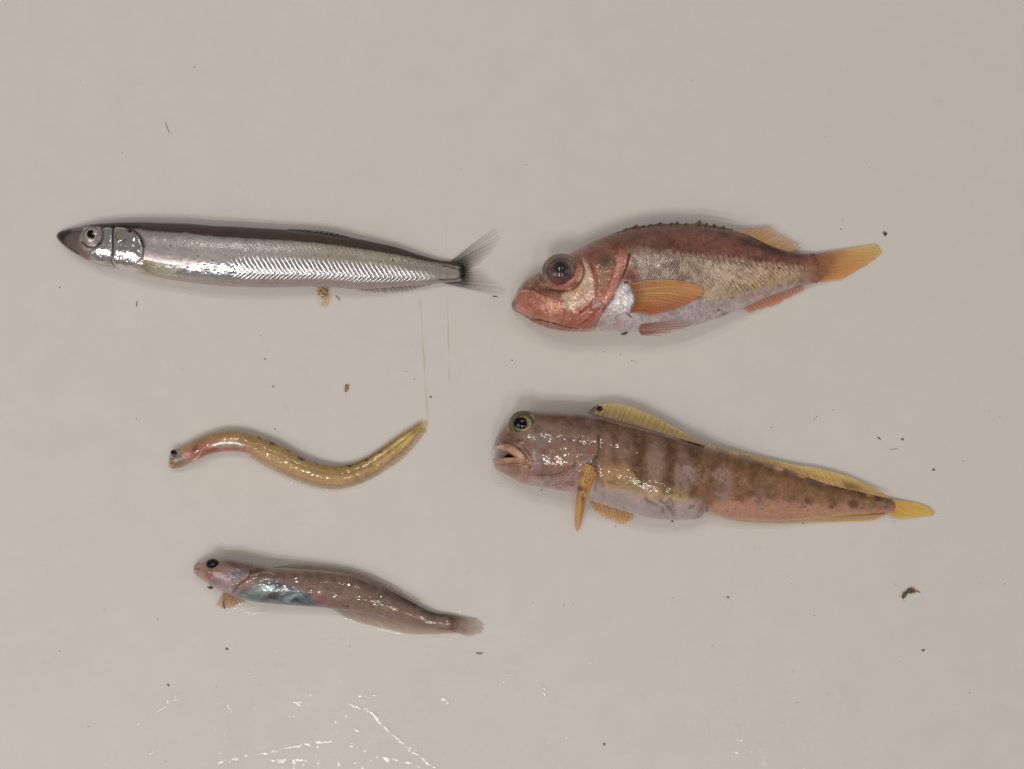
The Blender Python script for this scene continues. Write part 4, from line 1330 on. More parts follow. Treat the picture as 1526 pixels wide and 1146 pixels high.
# ------------------------------------------------------------------ 4. curved yellow eel-like fish
def eel_fish():
    root = thing('eel_fish', 'thin yellowish eel-like fish bent in an S curve', 'fish', 440, 680, FISH_GROUP)
    top = [(250.8, 689), (252, 682), (254.4, 675), (259, 670), (266, 667.8), (281.3, 660), (295, 653.2), (315.7, 645.5), (336.3, 641.7), (357, 642.6), (377.6, 648),
           (398.2, 655), (418.9, 664), (444.4, 678.5), (465, 687), (487.7, 692.8), (509.3, 694.2), (530.9, 690), (552.6, 679.2), (574.2, 664.8), (595.8, 650.6),
           (615, 638.5), (628, 631.5)]
    bot = [(250.8, 691.5), (251.8, 695.5), (254.4, 698), (259, 698.6), (268, 697.3), (281.3, 691.6), (295, 684.7), (314, 676.5), (335, 673), (354, 673), (370, 676.5),
           (387, 687), (408, 698), (434, 710), (455, 718), (478, 723.8), (504, 725.4), (528, 720), (552, 709), (576, 692), (598, 674.5),
           (616, 655), (629.5, 636)]
    th = [(0, 2.5), (0.03, 4.5), (0.12, 6.0), (0.3, 6.0), (0.55, 5.6), (0.8, 3.0), (0.95, 1.2), (1.0, 0.6)]
    B = Body(top, bot, th, 720, 110, 18, round_px=5, tail_px=5, power=2.0, paired=True, flat=0.8)
    P = B.P
    x, y = P[:, 0], P[:, 1]
    s, f = B.s, B.frac
    nz = fbm(x / 8, y / 8, 3) - 0.5
    p = Paint(P, (176, 150, 106), rough=0.33, seed=21)
    p.mask(1 - sstep(0.1, 0.7, f + nz * 0.2), (166, 140, 92))
    p.mask(sstep(0.55, 1.0, f + nz * 0.2), (184, 154, 122))
    p.mask(sstep(0.74, 1.0, s), (212, 190, 120))
    p.mask(sstep(0.0, 0.22, 0.38 - s) * sstep(0.05, 0.4, f), (182, 128, 112))
    # gut stripe and red of the belly
    p.mask((1 - sstep(0.30, 0.36, s + nz * 0.06)) * sstep(0.12, 0.17, s) * sstep(0.72, 0.9, f + nz * 0.15), (178, 112, 106))
    p.poly([(312, 668), (325, 658), (340, 653), (356, 656), (364, 662), (360, 668), (340, 666), (322, 670)], (184, 172, 168), 3, 0.85, metal=0.5, rough=0.3)
    p.ell(318, 671, 8, 4, (176, 92, 92), 0.6, 0.75, rot=-0.3)
    p.poly([(286, 664), (296, 664), (297, 672), (290, 678), (284, 674)], (160, 100, 100), 3, 0.7)
    p.ell(291, 668, 3, 5, (120, 66, 74), 0.6, 0.6, rot=0.5)
    p.poly([(262, 690), (290, 684), (300, 682), (285, 692), (268, 698)], (176, 150, 138), 3, 0.6)
    # head
    hd = 1 - sstep(0.055, 0.10, s)
    p.mask(hd, (160, 138, 126))
    p.poly([(250, 688), (258, 690), (268, 692), (266, 699), (252, 698)], (166, 154, 118), 3, 0.85, metal=0.15)
    p.poly([(258, 684), (272, 676), (280, 682), (270, 692), (260, 690)], (146, 140, 138), 4, 0.7, metal=0.2)
    p.poly([(252, 680), (262, 668), (270, 668), (264, 676), (258, 688)], (120, 108, 96), 3, 0.6)
    p.stroke([(251, 690), (256, 690.5), (262, 694)], (96, 84, 66), 0.9, 0.8, h=-0.15)
    p.stroke([(302, 672), (298, 680), (292, 688)], (112, 66, 62), 1.2, 0.8, h=-0.2)
    # back line and dark spots, midline
    p.mask(np.exp(-(f / 0.07) ** 2) * sstep(0.04, 0.1, s) * 0.7, (122, 98, 60))
    for q in ((406.5, 659.8, 3.5, 1.6), (449, 681.5, 5, 2), (471, 688.7, 3, 1.5), (544, 684, 3, 1.5), (430, 670.5, 3, 1.2), (386, 652, 2.5, 1.2), (520, 693, 3, 1.2), (566, 671, 2.5, 1.2)):
        p.ell(q[0], q[1] + 0.8, q[2] * 1.2, q[3] * 1.5, (34, 26, 18), 0.5, 0.95, rot=0.45)
    p.mask(np.exp(-((f - 0.42) / 0.04) ** 2) * sstep(0.35, 0.5, s) * 0.55 * (0.5 + fbm(x / 6, y / 6, 9)), (148, 122, 64))
    p.mask(np.exp(-((f - 0.5) / 0.06) ** 2) * sstep(0.80, 0.9, s) * 0.6, (166, 140, 62))
    for q in ((552, 694, 5, 3), (566, 682, 5, 3), (580, 672, 4, 3)):
        p.ell(*q, (166, 104, 66), 0.7, 0.5, rot=-0.6)
    p.mask(np.exp(-((f - 0.96) / 0.05) ** 2) * sstep(0.35, 0.45, s) * 0.6, (142, 110, 88))
    # muscle folds
    q = s * 620
    fold = (q + np.abs(f - 0.5) * 26) / 6.5
    fs = np.exp(-(((fold - np.floor(fold)) - 0.5) / 0.2) ** 2)
    p.mask(fs * 0.10 * sstep(0.3, 0.4, s), (140, 112, 72), h=-0.05)
    p.h += (fbm(x / 9, y / 7, 13, 2) - 0.5) * 0.22
    p.tint(14, (142, 114, 70), 0.35, 1)
    p.tint(9, (190, 160, 122), 0.25, 2)
    p.specks(6, 0.35, 0.7, (120, 92, 54), 0.5, 5)
    p.mottle(4, 0.12, 3)
    p.mottle(20, 0.10, 4)
    p.col *= np.array([1.02, 0.95, 0.86])
    B.build(p, M_EEL, root)
    z = lambda xx, yy: float(B.z_at(xx, yy)[0] * 1000)
    eye(root, 260.0, 676.5, 6.8, 7.6, z(263, 680) - 0.75, 0.8,
        [(0.0, (36, 34, 34)), (0.40, (92, 88, 82)), (0.62, (190, 184, 172)), (0.92, (110, 100, 90))], (258.6, 673.8, 4.2, 3.3), rot=0.5, metal=[0, 0.2, 0.5, 0.1], seed=5)
    fin(root, 'pectoral_fin', [(301, 668), (302, 672), (300, 676)], [(285.5, 685), (286, 687.5), (288, 688)], 6, (184, 154, 140), (198, 182, 150), 0.85, 0.9, (170, 146, 120),
        z(299, 672) + 0.2, z(290, 684) + 0.15, seed=31, ray_w=0.6, web=0.9, nv=14, bow=-0.12, zfun=lambda q: B.z_at(q[:, 0], q[:, 1]), per=4)
    fin(root, 'anal_fin', [(374, 678.5), (400, 692.5), (430, 707), (470, 721), (504, 724.6), (540, 714), (576, 691), (604, 667), (626, 640)],
        [(372, 681.5), (397, 695.5), (428, 711), (469, 725.5), (505, 729), (544, 719), (583, 697), (612, 673), (637, 641)], 60, (186, 156, 124), (196, 178, 146), 0.85, 0.45, (160, 128, 98),
        1.6, 0.3, seed=32, ray_w=0.5, web=0.7, nv=10, per=4, jag=0.12)
    fin(root, 'dorsal_fin', [(300, 652), (336, 642.6), (377, 649), (418, 665), (465, 688), (509, 695), (552, 680.2), (596, 651.5), (626, 634)],
        [(299, 650.5), (336, 640.6), (378, 646.5), (420, 662.5), (466, 685.6), (509, 692.6), (550, 677), (593, 647), (629, 625)], 60, (160, 134, 88), (190, 172, 112), 0.9, 0.6, (130, 104, 62),
        2.6, 1.2, seed=33, ray_w=0.5, web=0.8, nv=10, per=4, jag=0.10)
    fin(root, 'caudal_fin', [(620, 636.5), (623, 639), (625, 642.5), (624, 648)], [(635, 626), (638, 627), (638.5, 631), (634, 642)], 9, (198, 178, 108), (210, 192, 122), 0.9, 0.35, (186, 164, 84),
        0.9, 0.3, seed=34, ray_w=0.6, web=0.8, nv=14, per=5)
    return root, B


# ------------------------------------------------------------------ 5. brown fish with blue belly, lower left
def blue_bellied_fish():
    root = thing('brown_fish', 'small brownish fish with shiny blue belly and black eye', 'fish', 500, 890, FISH_GROUP)
    top = [(288.2, 848.5), (289, 844.5), (291, 841), (296, 838.2), (308.5, 834), (325, 832.3), (345.7, 833), (366.3, 836.8), (387, 842.3), (407.6, 845.6), (430, 846.5), (450, 847.8),
           (497.5, 851.6), (526, 857), (554.5, 867.3), (583, 880.6), (611.5, 895.8), (630.5, 905.3), (645.7, 912), (662, 915.5), (684, 921)]
    bot = [(288.2, 848.5), (288.4, 853), (290.6, 856), (297.5, 861), (311.3, 870.5), (325, 878.8), (338.8, 885.5), (359.4, 892.4), (380, 897.2), (407.6, 900.4), (435, 902.6), (469.5, 904.6),
           (503, 908.4), (545, 915.2), (583, 924.5), (621, 933), (649.5, 937.8), (670, 939.5), (684, 938.5)]
    th = [(288, 4), (310, 9), (350, 11), (400, 11), (470, 9.5), (540, 7.5), (600, 5), (650, 3), (684, 1.8)]
    B = Body(top, bot, th, 620, 130, 18, round_px=6, tail_px=14, tail_round=9, power=2.1)
    P = B.P
    x, y = P[:, 0], P[:, 1]
    p = Paint(P, (142, 120, 108), rough=0.34, seed=28)
    ytop, ybot = pchip(top, x), pchip(bot, x)
    fr = (y - ytop) / (ybot - ytop)
    nz = fbm(x / 9, y / 9, 2) - 0.5
    p.mask(1 - sstep(0.05, 0.5, fr + nz * 0.2), (118, 96, 86))
    p.mask(sstep(480, 540, x) * sstep(0.2, 0.8, fr + nz * 0.3), (148, 122, 108))
    p.mask(sstep(500, 640, x) * (1 - sstep(0.1, 0.55, fr + nz * 0.2)) * 0.8, (110, 94, 86))
    p.mask(sstep(0.3, 0.1, fr) * (x > 395) * (x < 520) * 0.7, (140, 116, 104))
    # blue belly
    bb = p.poly([(352, 890), (362, 880), (380, 870), (400, 866), (420, 868), (450, 880), (470, 892), (478, 906), (440, 908), (400, 904), (372, 898)], (112, 132, 144), 6, 0.9, metal=0.3, rough=0.26, wob=5)
    p.poly([(362, 886), (385, 872), (402, 874), (400, 886), (380, 888)], (158, 174, 166), 6, 0.7, metal=0.4)
    p.poly([(350, 890), (400, 890), (440, 896), (474, 898), (476, 906), (440, 906), (395, 903), (365, 897)], (98, 110, 122), 5, 0.7, metal=0.3)
    p.ell(408, 888, 7, 5, (44, 54, 66), 0.6, 0.85)
    for q in ((420, 880, 6, 5), (436, 890, 8, 4), (446, 886, 5, 3), (398, 880, 6, 4), (428, 893, 6, 4)):
        p.ell(*q, (176, 190, 180), 0.6, 0.55, wob=3)
    for q in ((440, 894, 7, 2), (415, 873, 6, 4), (456, 899, 12, 2.5)):
        p.ell(*q, (62, 72, 84), 0.6, 0.7, wob=3)
    p.mask(bb * sstep(0.45, 0.7, fbm(x / 8, y / 5, 15)) * 0.3, (64, 82, 96))
    p.poly([(455, 880), (470, 880), (486, 892), (480, 904), (468, 896)], (150, 106, 106), 5, 0.7)
    # head
    p.poly([(287, 848), (296, 838), (312, 834), (345, 833), (370, 838), (384, 848), (372, 862), (356, 884), (340, 886), (312, 871), (292, 858)], (156, 126, 116), 4, 0.9)
    p.poly([(335, 834), (372, 838), (396, 845), (400, 852), (378, 858), (360, 848), (340, 842)], (110, 80, 70), 5, 0.85)
    p.poly([(288, 848), (292, 841), (304, 838), (306, 850), (318, 862), (312, 870), (297, 860)], (170, 124, 106), 3, 0.8)
    p.poly([(318, 858), (340, 856), (350, 870), (356, 884), (338, 884), (322, 876)], (164, 146, 152), 5, 0.85)
    p.poly([(344, 852), (364, 848), (366, 856), (354, 866), (346, 868)], (132, 132, 148), 5, 0.7, metal=0.2)
    p.h += p.poly([(344, 850), (366, 846), (370, 852), (362, 866), (348, 872), (342, 862)], None, 2, 1.0) * (fbm(x / 3, y / 3, 41) - 0.5) * 0.6
    p.stroke([(290.5, 846), (290.5, 843), (293, 840), (297, 838.6)], (38, 26, 24), 1.5, 0.95, h=-0.1)
    p.stroke([(290, 848), (294, 847.5), (298, 848.8)], (72, 44, 38), 1.0, 0.9, h=-0.2)
    p.stroke([(293, 856), (304, 864), (318, 872)], (128, 96, 88), 1.0, 0.7, h=-0.15)
    p.stroke([(372, 848), (374, 856), (366, 864), (354, 874), (346, 884)], (96, 76, 76), 1.4, 0.85, h=-0.3)
    p.stroke([(374, 858), (386, 854), (400, 853), (408, 856)], (176, 154, 144), 1.3, 0.6, h=0.2)
    # dark back line
    p.mask(np.exp(-(fr / 0.06) ** 2) * sstep(520, 560, x) * 0.9, (56, 44, 40))
    p.mask(np.exp(-((fr - 0.12) / 0.10) ** 2) * sstep(590, 640, x) * 0.6, (84, 70, 66))
    p.ell(674, 929, 4, 7, (132, 84, 62), 0.6, 0.8)
    p.h += (fbm(x / 12, y / 6, 43, 2) - 0.5) * 0.22
    p.h += bb * (fbm(x / 9, y / 6, 45, 2) - 0.5) * 0.3
    p.tint(14, (112, 90, 80), 0.35, 1)
    p.tint(9, (164, 140, 128), 0.25, 2)
    p.specks(4.2, 0.4, 0.8, (84, 66, 60), 0.6, 5, sstep(400, 520, x))
    p.specks(16, 0.3, 1.2, (70, 46, 40), 0.8, 9)
    p.mottle(4, 0.14, 3)
    p.mottle(24, 0.10, 5)
    p.col *= np.array([1.0, 0.95, 0.94])
    B.build(p, M_BLUE, root)
    z = lambda xx, yy: float(B.z_at(xx, yy)[0] * 1000)
    eye(root, 317, 841, 10.4, 8.6, z(318, 844) - 0.75, 1.35,
        [(0.0, (14, 13, 15)), (0.6, (26, 28, 30)), (0.8, (44, 46, 46)), (0.95, (84, 72, 66))], (317, 840, 6.2, 5.4), seed=3, rough=0.2)
    fin(root, 'dorsal_fin', [(405, 846), (440, 847.5), (480, 850.5), (520, 856), (555, 868), (590, 884.5), (622, 901.5)],
        [(424, 843), (448, 840), (492, 843), (532, 850.5), (566, 863.5), (598, 881), (622, 898.5)], 40, (146, 122, 110), (178, 160, 146), 0.85, 0.55, (116, 94, 82),
        3.2, 1.2, seed=41, ray_w=0.6, web=0.75, nv=16, per=5, jag=0.05)
    fin(root, 'anal_fin', [(495, 906.5), (530, 912.5), (570, 921), (610, 930), (650, 937), (672, 938.5)],
        [(512, 918.5), (545, 931), (583, 939.5), (616, 946), (648, 945.5), (682, 944)], 32, (168, 144, 130), (186, 166, 148), 0.85, 0.55, (140, 112, 96),
        1.8, 0.35, seed=42, ray_w=0.6, web=0.75, nv=18, per=5, jag=0.06)
    fin(root, 'caudal_fin', [(660, 914.5), (676, 921), (679, 928), (679, 934), (674, 940)],
        [(712, 921.5), (723, 929), (725, 937), (722, 943), (700, 949.5)], 16, (158, 130, 112), (184, 164, 144), 0.9, 0.30, (126, 98, 80),
        1.2, 0.4, seed=43, ray_w=0.8, web=0.6, nv=24, jag=0.10)
    fin(root, 'pectoral_fin', [(334, 884), (342, 887), (352, 890), (364, 894.5)],
        [(320, 904), (330, 909), (338, 909.5), (366, 896)], 10, (176, 134, 94), (198, 162, 120), 0.8, 0.22, (150, 104, 66),
        2.4, 0.4, seed=44, ray_w=0.9, web=0.75, nv=20, jag=0.10)
    return root, B


FISH = [silver_fish(), red_fish(), banded_fish(), eel_fish(), blue_bellied_fish()]

# ------------------------------------------------------------------ debris on the board
def lump(name, px, py, rx, ry, rot, h, mat, seed, parent=None, rough=0.35, z0=0.0, jit=0.2):
    """an irregular crumb, pixels for the plan, mm for the height"""
    rng = np.random.default_rng(seed)
    na, nr = 18, 7
    vs, fs = [], []
    ph = rng.random(6) * 6.28
    def rad(a):
        return 1 + rough * (0.5 * math.sin(2 * a + ph[0]) + 0.4 * math.sin(3 * a + ph[1]) + 0.35 * math.sin(5 * a + ph[2]))
    c, s = math.cos(rot), math.sin(rot)
    for i in range(nr):
        t = i / (nr - 1)
        zf = math.sin(t * math.pi / 2)
        rr = math.cos(t * math.pi / 2) if i < nr - 1 else 0.0
        for j in range(na):
            a = j / na * 2 * math.pi
            k = rr * rad(a) * (1 + jit * rng.standard_normal() * (0 < i < nr - 1))
            lx, ly = rx * k * math.cos(a), ry * k * math.sin(a)
            zz = z0 + h * zf * (1 + 0.25 * math.sin(3 * a + ph[3]) * rr)
            vs.append(tuple(W(px + lx * c - ly * s, py + lx * s + ly * c, max(zz, 0.0) / 1000)))
    for i in range(nr - 1):
        for j in range(na):
            fs.append((i * na + j, i * na + (j + 1) % na, (i + 1) * na + (j + 1) % na, (i + 1) * na + j))
    return mesh_obj(name, vs, fs, mat, parent)


def tag(o, label, cat, group=None):
    o['label'] = label
    o['category'] = cat
    if group:
        o['group'] = group
    return o


CR = 'crumbs of debris on the board'
crumbs = [
    (516.5, 578, 4.0, 5.4, 0.4, 1.0, 1, 'brown crumb on the bare board between silver fish and yellow eel-like fish'),
    (1319, 348, 3.4, 2.9, 0.2, 0.9, 0, 'round dark crumb just above the tip of the red fish tail'),
    (930.5, 497, 4.6, 2.4, -0.35, 0.9, 0, 'dark crumb touching the belly edge of the red fish'),
    (1310, 653.0, 3.2, 1.2, 0.7, 0.4, 0, 'thin dark sliver alone above the tail of the banded fish'),
    (1345, 654.5, 2.0, 1.7, 0.0, 0.5, 0, 'tiny dark crumb right of the thin sliver, above the banded fish tail'),
    (1391.5, 700, 2.6, 1.6, -0.2, 0.5, 0, 'dark crumb above and right of the banded fish tail tip'),
    (203.5, 453, 0.9, 4.6, 0.1, 0.4, 1, 'thin upright olive sliver below the head of the silver fish'),
    (714, 973.5, 6.0, 1.4, 0.05, 0.5, 1, 'thin olive sliver below the tail of the small brown fish'),
    (900.5, 1109, 1.9, 1.9, 0.0, 0.5, 0, 'small round dark speck near the bottom edge right of centre'),
    (1376, 969, 2.0, 2.0, 0.3, 0.5, 0, 'small dark speck below the large brown flake'),
    (1085, 890, 1.6, 1.5, 0.0, 0.4, 0, 'tiny dark speck on the board below the banded fish belly'),
    (338, 967, 2.4, 1.5, 0.4, 0.5, 0, 'small dark speck below the small brown fish pectoral fin'),
    (250.5, 1021, 1.7, 1.9, 0.3, 0.5, 0, 'small dark speck near the broken line of water beads, lower left'),
    (737.5, 441.8, 3.6, 1.0, 0.05, 0.4, 0, 'thin dark sliver under the lower lobe of the silver fish tail'),
    (1002, 777, 2.0, 1.2, 0.0, 0.5, 0, 'dark speck just under the belly of the banded fish'),
    (313.5, 876, 5.0, 1.9, 0.15, 0.7, 0, 'ragged dark crumb under the chin of the small brown fish'),
    (407, 575.5, 1.3, 1.2, 0.0, 0.4, 0, 'tiny black speck left of the brown crumb, above the eel-like fish'),
    (642, 591.5, 2.4, 1.1, -0.2, 0.4, 0, 'tiny dark sliver beside the yellowish knife cut above the eel-like fish tail'),
    (872.5, 755, 2.0, 2.6, 0.3, 3.0, 0, None),
]
crumbs = crumbs[:-1]
for k, (a, b, rx, ry, rot, h, m, lab) in enumerate(crumbs):
    tag(lump('debris_crumb', a, b, rx * 0.88, ry * 0.88, rot, h * 0.8, (M_DEBRIS, M_DEBRIS2)[m], 100 + k), lab, 'crumb', CR)

# the large flake: two lobes and a thin blade
fl = thing('brown_flake', 'largest brown flake of debris on bare board, lower right', 'flake', 1354, 883, CR)
lump('lobe', 1348.5, 886, 6.2, 3.4, -0.75, 1.2, M_DEBRIS, 301, fl)
lump('lobe', 1356, 880.5, 6.0, 3.6, -0.45, 1.5, M_DEBRIS, 302, fl)
lump('blade', 1363.5, 879.5, 6.5, 1.6, 0.45, 0.8, M_DEBRIS2, 303, fl)
lump('blade', 1360.5, 882.5, 4.5, 1.6, 0.15, 0.6, M_DEBRIS2, 304, fl)

# mush spilled at the belly of the silver fish
gs = thing('gut_smear', 'tan mush with dark bits spilled under silver fish belly', 'smear', 482, 440)
def smear(px, py, rx, ry, rot, h, a, seed):
    na, nr = 40, 14
    R_, A_ = np.meshgrid(np.linspace(0, 1, nr), np.linspace(0, 2 * math.pi, na, endpoint=False), indexing='ij')
    out = 1 + 0.35 * (vnoise(np.cos(A_) * 2 + seed, np.sin(A_) * 2, seed) - 0.5) * 2
    lx, ly = R_ * out * rx * np.cos(A_), R_ * out * ry * np.sin(A_)
    c, s_ = math.cos(rot), math.sin(rot)
    X, Y = (px + lx * c - ly * s_).ravel(), (py + lx * s_ + ly * c).ravel()
    n = fbm(X / 4, Y / 4, seed)
    Z = (0.03 + h * (1 - R_.ravel() ** 2) * (0.5 + n)) / 1000
    cov = a * (1 - sstep(0.35, 1.0, R_.ravel())) * sstep(0.2, 0.7, n + 0.15)
    w = sstep(0.45, 0.65, n)[:, None]
    col = alb((220, 200, 156)) * (1 - w) + alb((182, 148, 92)) * w
    f = [(q * na + t, q * na + (t + 1) % na, (q + 1) * na + (t + 1) % na, (q + 1) * na + t) for q in range(nr - 1) for t in range(na)]
    return mesh_obj('mush', W(X, Y, Z), f, M_FIN, gs, {'pigment': ('FLOAT_COLOR', rgba(col)), 'cover': ('FLOAT', cov)})


smear(482, 437, 14, 15, 0.3, 0.4, 0.5, 3)
smear(484, 448, 10, 14, 0.1, 0.2, 0.4, 5)
smear(476, 429, 10, 6, 0.2, 0.8, 0.5, 8)
for k, (a, b, r) in enumerate(((477.5, 433.5, 2.2), (483, 431, 1.6), (487, 434, 2.3), (482.5, 438, 1.9), (486, 440, 1.4), (475, 439, 1.2), (480, 443, 1.3))):
    lump('dark_bit', a, b, r, r * 0.8, k, 1.1, M_DEBRIS2, 410 + k, gs)

def thread(name, pts, w, mat, z=0.15):
    q = smooth_line(pts, 16)
    d = np.gradient(q, axis=0)
    d /= np.linalg.norm(d, axis=1)[:, None]
    nn = np.stack([-d[:, 1], d[:, 0]], 1)
    vs, fs = [], []
    for a in range(6):
        an = a / 6 * 2 * math.pi
        r = w * (1 - 0.6 * np.abs(np.linspace(-1, 1, 16)) ** 2)
        o = q + nn * (math.cos(an) * r)[:, None]
        vs.extend(W(o[:, 0], o[:, 1], (z + math.sin(an) * r * S * 1000 * 0.8 + w * S * 1000 * 0.8) / 1000))
    for a in range(6):
        for t in range(15):
            fs.append((a * 16 + t, a * 16 + t + 1, ((a + 1) % 6) * 16 + t + 1, ((a + 1) % 6) * 16 + t))
    return mesh_obj(name, vs, fs, mat)


tag(thread('loose_thread', [(500, 440), (502.5, 443), (505, 445), (506.5, 449)], 0.7, M_DEBRIS2), 'short curved brown thread right of the tan mush', 'thread')
tag(thread('dark_thread', [(333.5, 885), (334, 892), (333, 899), (334.5, 907)], 1.5, M_DEBRIS, 0.8), 'short dark strand over the small brown fish orange pectoral fin', 'thread')
tag(thread('pale_hair', [(1326, 670.5), (1330, 669.6), (1334, 669), (1339, 668.4)], 0.35, M_DEBRIS2), 'fine brown hair on board above the banded fish tail', 'hair')
tag(thread('pale_hair', [(246, 181), (249, 190), (252.5, 199)], 0.45, M_DEBRIS2), 'fine short hair on bare board above the silver fish', 'hair')

# grit too small to tell apart
rng = np.random.default_rng(55)
gv, gf = [], []
def grit(px, py, r):
    b0 = len(gv)
    n = 7
    ph = rng.random() * 6.28
    for j in range(n):
        a = j / n * 2 * math.pi
        k = r * (0.7 + 0.6 * rng.random())
        gv.append(tuple(W(px + k * math.cos(a + ph), py + k * 0.8 * math.sin(a + ph), 0.0)))
    gv.append(tuple(W(px, py, 0.00022)))
    for j in range(n):
        gf.append((b0 + j, b0 + (j + 1) % n, b0 + n))


for (a, b, r) in ((290, 100, 1.1), (182, 228, .9), (1253, 341.5, 1.3), (1256, 328, .9), (89, 428.5, 1.3), (395, 535, 1.2), (388, 500, 1.0), (410, 639, 1.1), (203, 624, 1.0), (1242, 611, 1.1), (1214, 625, 1),
                  (1217, 621, 1), (1150, 637, .9), (1435, 687, 1.0), (900, 524, .8), (925, 528, 1.2), (944, 538, 1), (948, 540, .9), (941, 538, .8), (605, 554, .9), (618, 565, .9), (763, 537, 1.1),
                  (89, 970, 1.1), (323, 1023, 1), (235, 922, 1.0), (132, 1083, .9), (1188, 1047, 1.1), (1445, 1032, .9), (1497, 870, .9), (1213, 917, 1), (1003, 891, .9), (854, 900, .8), (840, 902, .8), (794, 898, .9),
                  (635, 963, .8), (521, 963, 1.2), (247, 1135, 1), (1031, 120, .6), (690, 260, .6), (1296, 250, .6), (1400, 150, .6), (1230, 203, .6), (120, 120, .6), (784, 245, .8), (686, 252, .7), (807, 730, 1.4),
                  (1197, 780.5, 1.2), (917, 785, 1.1), (1461, 868, .8)):
    grit(a, b, r)
for k in range(15):
    grit(rng.uniform(20, 1500), rng.uniform(20, 1130), rng.uniform(0.3, 0.62))
go = mesh_obj('fine_grit', gv, gf, M_DEBRIS)
go['kind'] = 'stuff'
go['label'] = 'fine dark grit scattered over the board'
go['category'] = 'grit'

# ------------------------------------------------------------------ beads of water
dv, df = [], []
def bead(px, py, rx, ry, rot, ang):
    """a low lens of water; its slope is shaped to throw a lamp glint at the camera"""
    tilt = 0.00031 * min(math.hypot(px - 486, py - 1208), math.hypot(px - 1109, py - 1231))
    ang = (0.015 + tilt) * (1.05 + 1.6 * ang)  # flatter near the lamps' mirror points, so the sparkle is built into the shape
    rx, ry = rx * 1.12, ry * 1.12
    b0 = len(dv)
    na, nr = 12, 4
    c, s = math.cos(rot), math.sin(rot)
    hh = min(rx, ry) * S * math.tan(ang / 2)
    ph = rng.random(2) * 6.28
    for i in range(nr):
        t = 1 - i / nr
        zz = hh * (1 - t * t)
        for j in range(na):
            a = j / na * 2 * math.pi
            k = t * (1 + 0.12 * math.sin(2 * a + ph[0]) + 0.10 * math.sin(3 * a + ph[1]))
            lx, ly = rx * k * math.cos(a), ry * k * math.sin(a)
            dv.append(tuple(W(px + lx * c - ly * s, py + lx * s + ly * c, zz + 0.00002)))
    dv.append(tuple(W(px, py, hh + 0.00002)))
    for i in range(nr - 1):
        for j in range(na):
            df.append((b0 + i * na + j, b0 + i * na + (j + 1) % na, b0 + (i + 1) * na + (j + 1) % na, b0 + (i + 1) * na + j))
    for j in range(na):
        k = b0 + (nr - 1) * na
        df.append((k + j, k + (j + 1) % na, b0 + nr * na, b0 + nr * na))


def bead_line(pts, n, r0, r1, jit=1.5, stretch=2.0):
    q = smooth_line(pts, 200) if len(pts) > 2 else np.stack([np.linspace(pts[0][k], pts[-1][k], 200) for k in (0, 1)], 1)
    d = np.gradient(q, axis=0)
    for t in np.sort(rng.random(n)):
        i = int(t * 199)
        r = rng.uniform(r0, r1)
        bead(q[i, 0] + rng.normal(0, jit), q[i, 1] + rng.normal(0, jit), r * rng.uniform(1, stretch), r, math.atan2(d[i, 1], d[i, 0]), rng.uniform(0.10, 0.35))


for pts, n, r0, r1 in (
        ([(204, 1079), (222, 1068), (243, 1052), (264, 1036)], 14, 0.9, 2.2),
        ([(319, 1138), (365, 1128), (413, 1118), (455, 1108), (498, 1104)], 46, 0.8, 2.6),
        ([(344, 1050), (338, 1080), (326, 1120)], 18, 0.7, 1.6),
        ([(520, 1048), (540, 1056), (556, 1062), (573, 1083), (596, 1102), (617, 1120), (640, 1138), (650, 1146)], 44, 0.9, 2.6),
        ([(400, 1134), (420, 1134), (452, 1133)], 22, 0.8, 2.2),
        ([(436, 1049), (444, 1047), (453, 1044)], 8, 1.0, 2.4),
        ([(526, 1037), (558, 1036)], 8, 0.8, 1.8),
        ([(660, 1041), (670, 1047)], 5, 1.0, 2.2),
        ([(775, 946), (790, 984)], 8, 0.6, 1.3),
        ([(800, 1009), (820, 1044)], 16, 0.7, 1.6),
        ([(820, 1044), (835, 1077), (855, 1124)], 10, 0.6, 1.2),
        ([(981, 981), (1006, 1016), (1041, 1062), (1071, 1087)], 14, 0.7, 1.5),
        ([(1071, 1052), (1090, 1075), (1111, 1112), (1146, 1146)], 22, 0.7, 1.5),
        ([(1126, 1097), (1141, 1137)], 14, 0.7, 1.6),
        ([(1086, 1117), (1100, 1124), (1094, 1130)], 8, 0.8, 1.8),
        ([(560, 1130), (600, 1132), (630, 1146)], 22, 0.8, 2.2),
        ([(677, 960), (690, 968), (698, 980), (696, 1004)], 10, 0.8, 1.8),
        ([(350, 916), (372, 912), (396, 911)], 12, 0.8, 1.8),
        ([(480, 952), (510, 954), (540, 950)], 16, 0.7, 1.7),
        ([(512, 919), (545, 932), (583, 940.5), (615, 947)], 46, 0.9, 1.9),
        ([(640, 946), (660, 949), (678, 953)], 20, 0.8, 1.6),
        ([(338, 910), (352, 903), (366, 897)], 20, 0.8, 1.5),
        ([(395, 690), (425, 712), (470, 728), (510, 728)], 26, 0.5, 1.2)):
    bead_line(pts, n, r0, r1, 1.0 if n > 30 else 1.6)
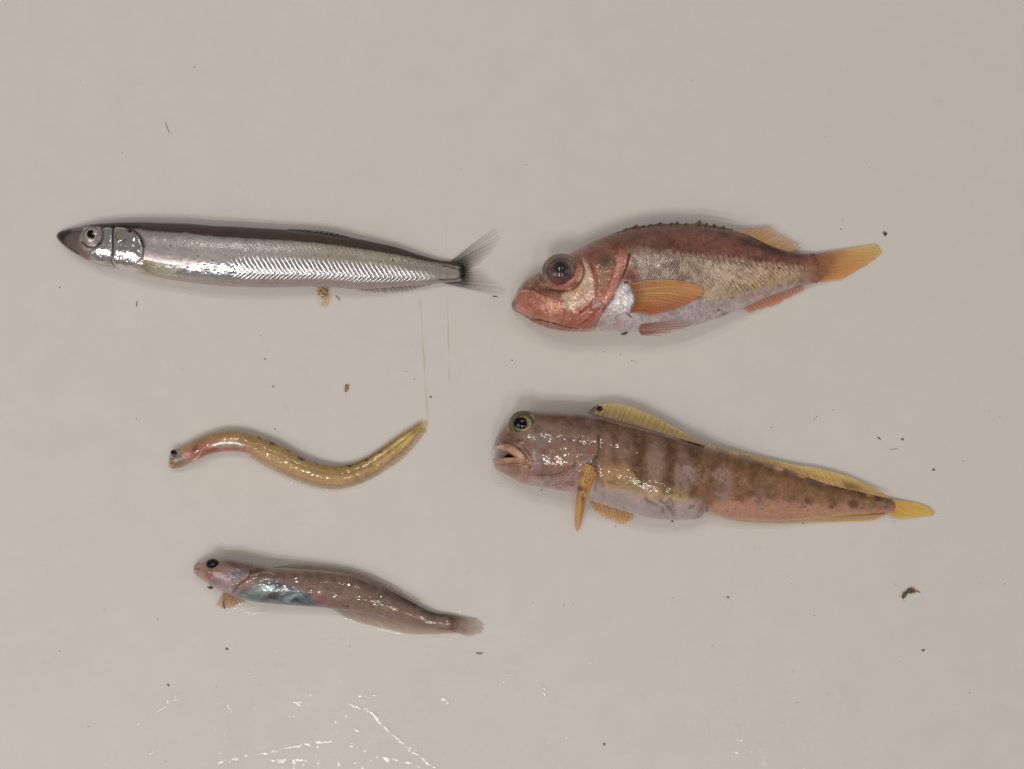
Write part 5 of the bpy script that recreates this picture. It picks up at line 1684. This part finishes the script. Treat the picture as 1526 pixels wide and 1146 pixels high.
for (a, b, r) in ((377, 1053, 3.6), (223, 1122, 3.4), (271, 924, 1.6), (155, 909, 2.0), (277, 1003, 2.0), (142, 1031, 2.0), (47, 1080, 1.6), (12, 1002, 1.6), (265, 1034, 2.0), (411, 967, 2.2), (522, 975, 1.8), (637, 974, 1.6),
                  (610, 1075, 2.4), (500, 1075, 2.0), (533, 1088, 2.8), (524, 1112, 2.2), (576, 1085, 3.0), (588, 1095, 3.0), (611, 1118, 2.8), (620, 1121, 3.0), (638, 1133, 2.6), (579, 1133, 3.2), (530, 1136, 2.8),
                  (505, 1137, 2.0), (665, 1043, 2.6), (668, 1047, 2.4), (751, 1015, 1.8), (1167, 1078, 2.2), (1195, 1141, 2.4), (1066, 1085, 1.8), (1045, 1100, 2.2), (1078, 1099, 2.2), (1278, 1058, 1.6), (1422, 940, 1.2),
                  (1334, 872, 1.8), (1346, 896, 2.2), (1490, 621, 2.0), (1474, 613, 1.6), (271, 551, 2.0), (887, 530, 1.6), (1123, 468, 1.8), (941, 593, 1.8), (697, 852, 2.2), (336, 806, 1.6), (516, 588, 1.8), (804, 792, 1.6),
                  (1150, 780, 1.5), (1332, 777, 2.0), (1396, 767, 1.8), (644, 897, 1.5), (687, 910, 1.6), (540, 952, 2.0)):
    bead(a, b, r * rng.uniform(0.9, 1.5), r, rng.uniform(0, 3), rng.uniform(0.12, 0.4))
for k in range(1300):
    yy = 1160 - abs(rng.normal(0, 1)) * 110
    xx = rng.choice([rng.normal(500, 200), rng.normal(1080, 150), rng.uniform(30, 1500)], p=[0.42, 0.22, 0.36])
    if 0 < xx < 1526 and yy > 800:
        if 285 < xx < 730 and yy < 955:
            continue
        r = 0.35 + rng.exponential(0.38)
        bead(xx, yy, min(r, 2.4) * rng.uniform(1, 1.6), min(r, 2.4), rng.uniform(0, 3), rng.uniform(0.06, 0.35))
dq = np.array(df)
tri = dq[:, 2] == dq[:, 3]
me = bpy.data.meshes.new('water_beads')
me.from_pydata(dv, [], [tuple(f[:3]) if t else tuple(f) for f, t in zip(df, tri)])
me.update()
if sum(p.normal.z for p in me.polygons) < 0:
    me.flip_normals()
me.polygons.foreach_set('use_smooth', np.ones(len(me.polygons), bool))
me.materials.append(M_WATER)
wo = bpy.data.objects.new('water_beads', me)
COL.objects.link(wo)
wo['kind'] = 'stuff'
wo['label'] = 'tiny beads of water scattered over the board'
wo['category'] = 'water'
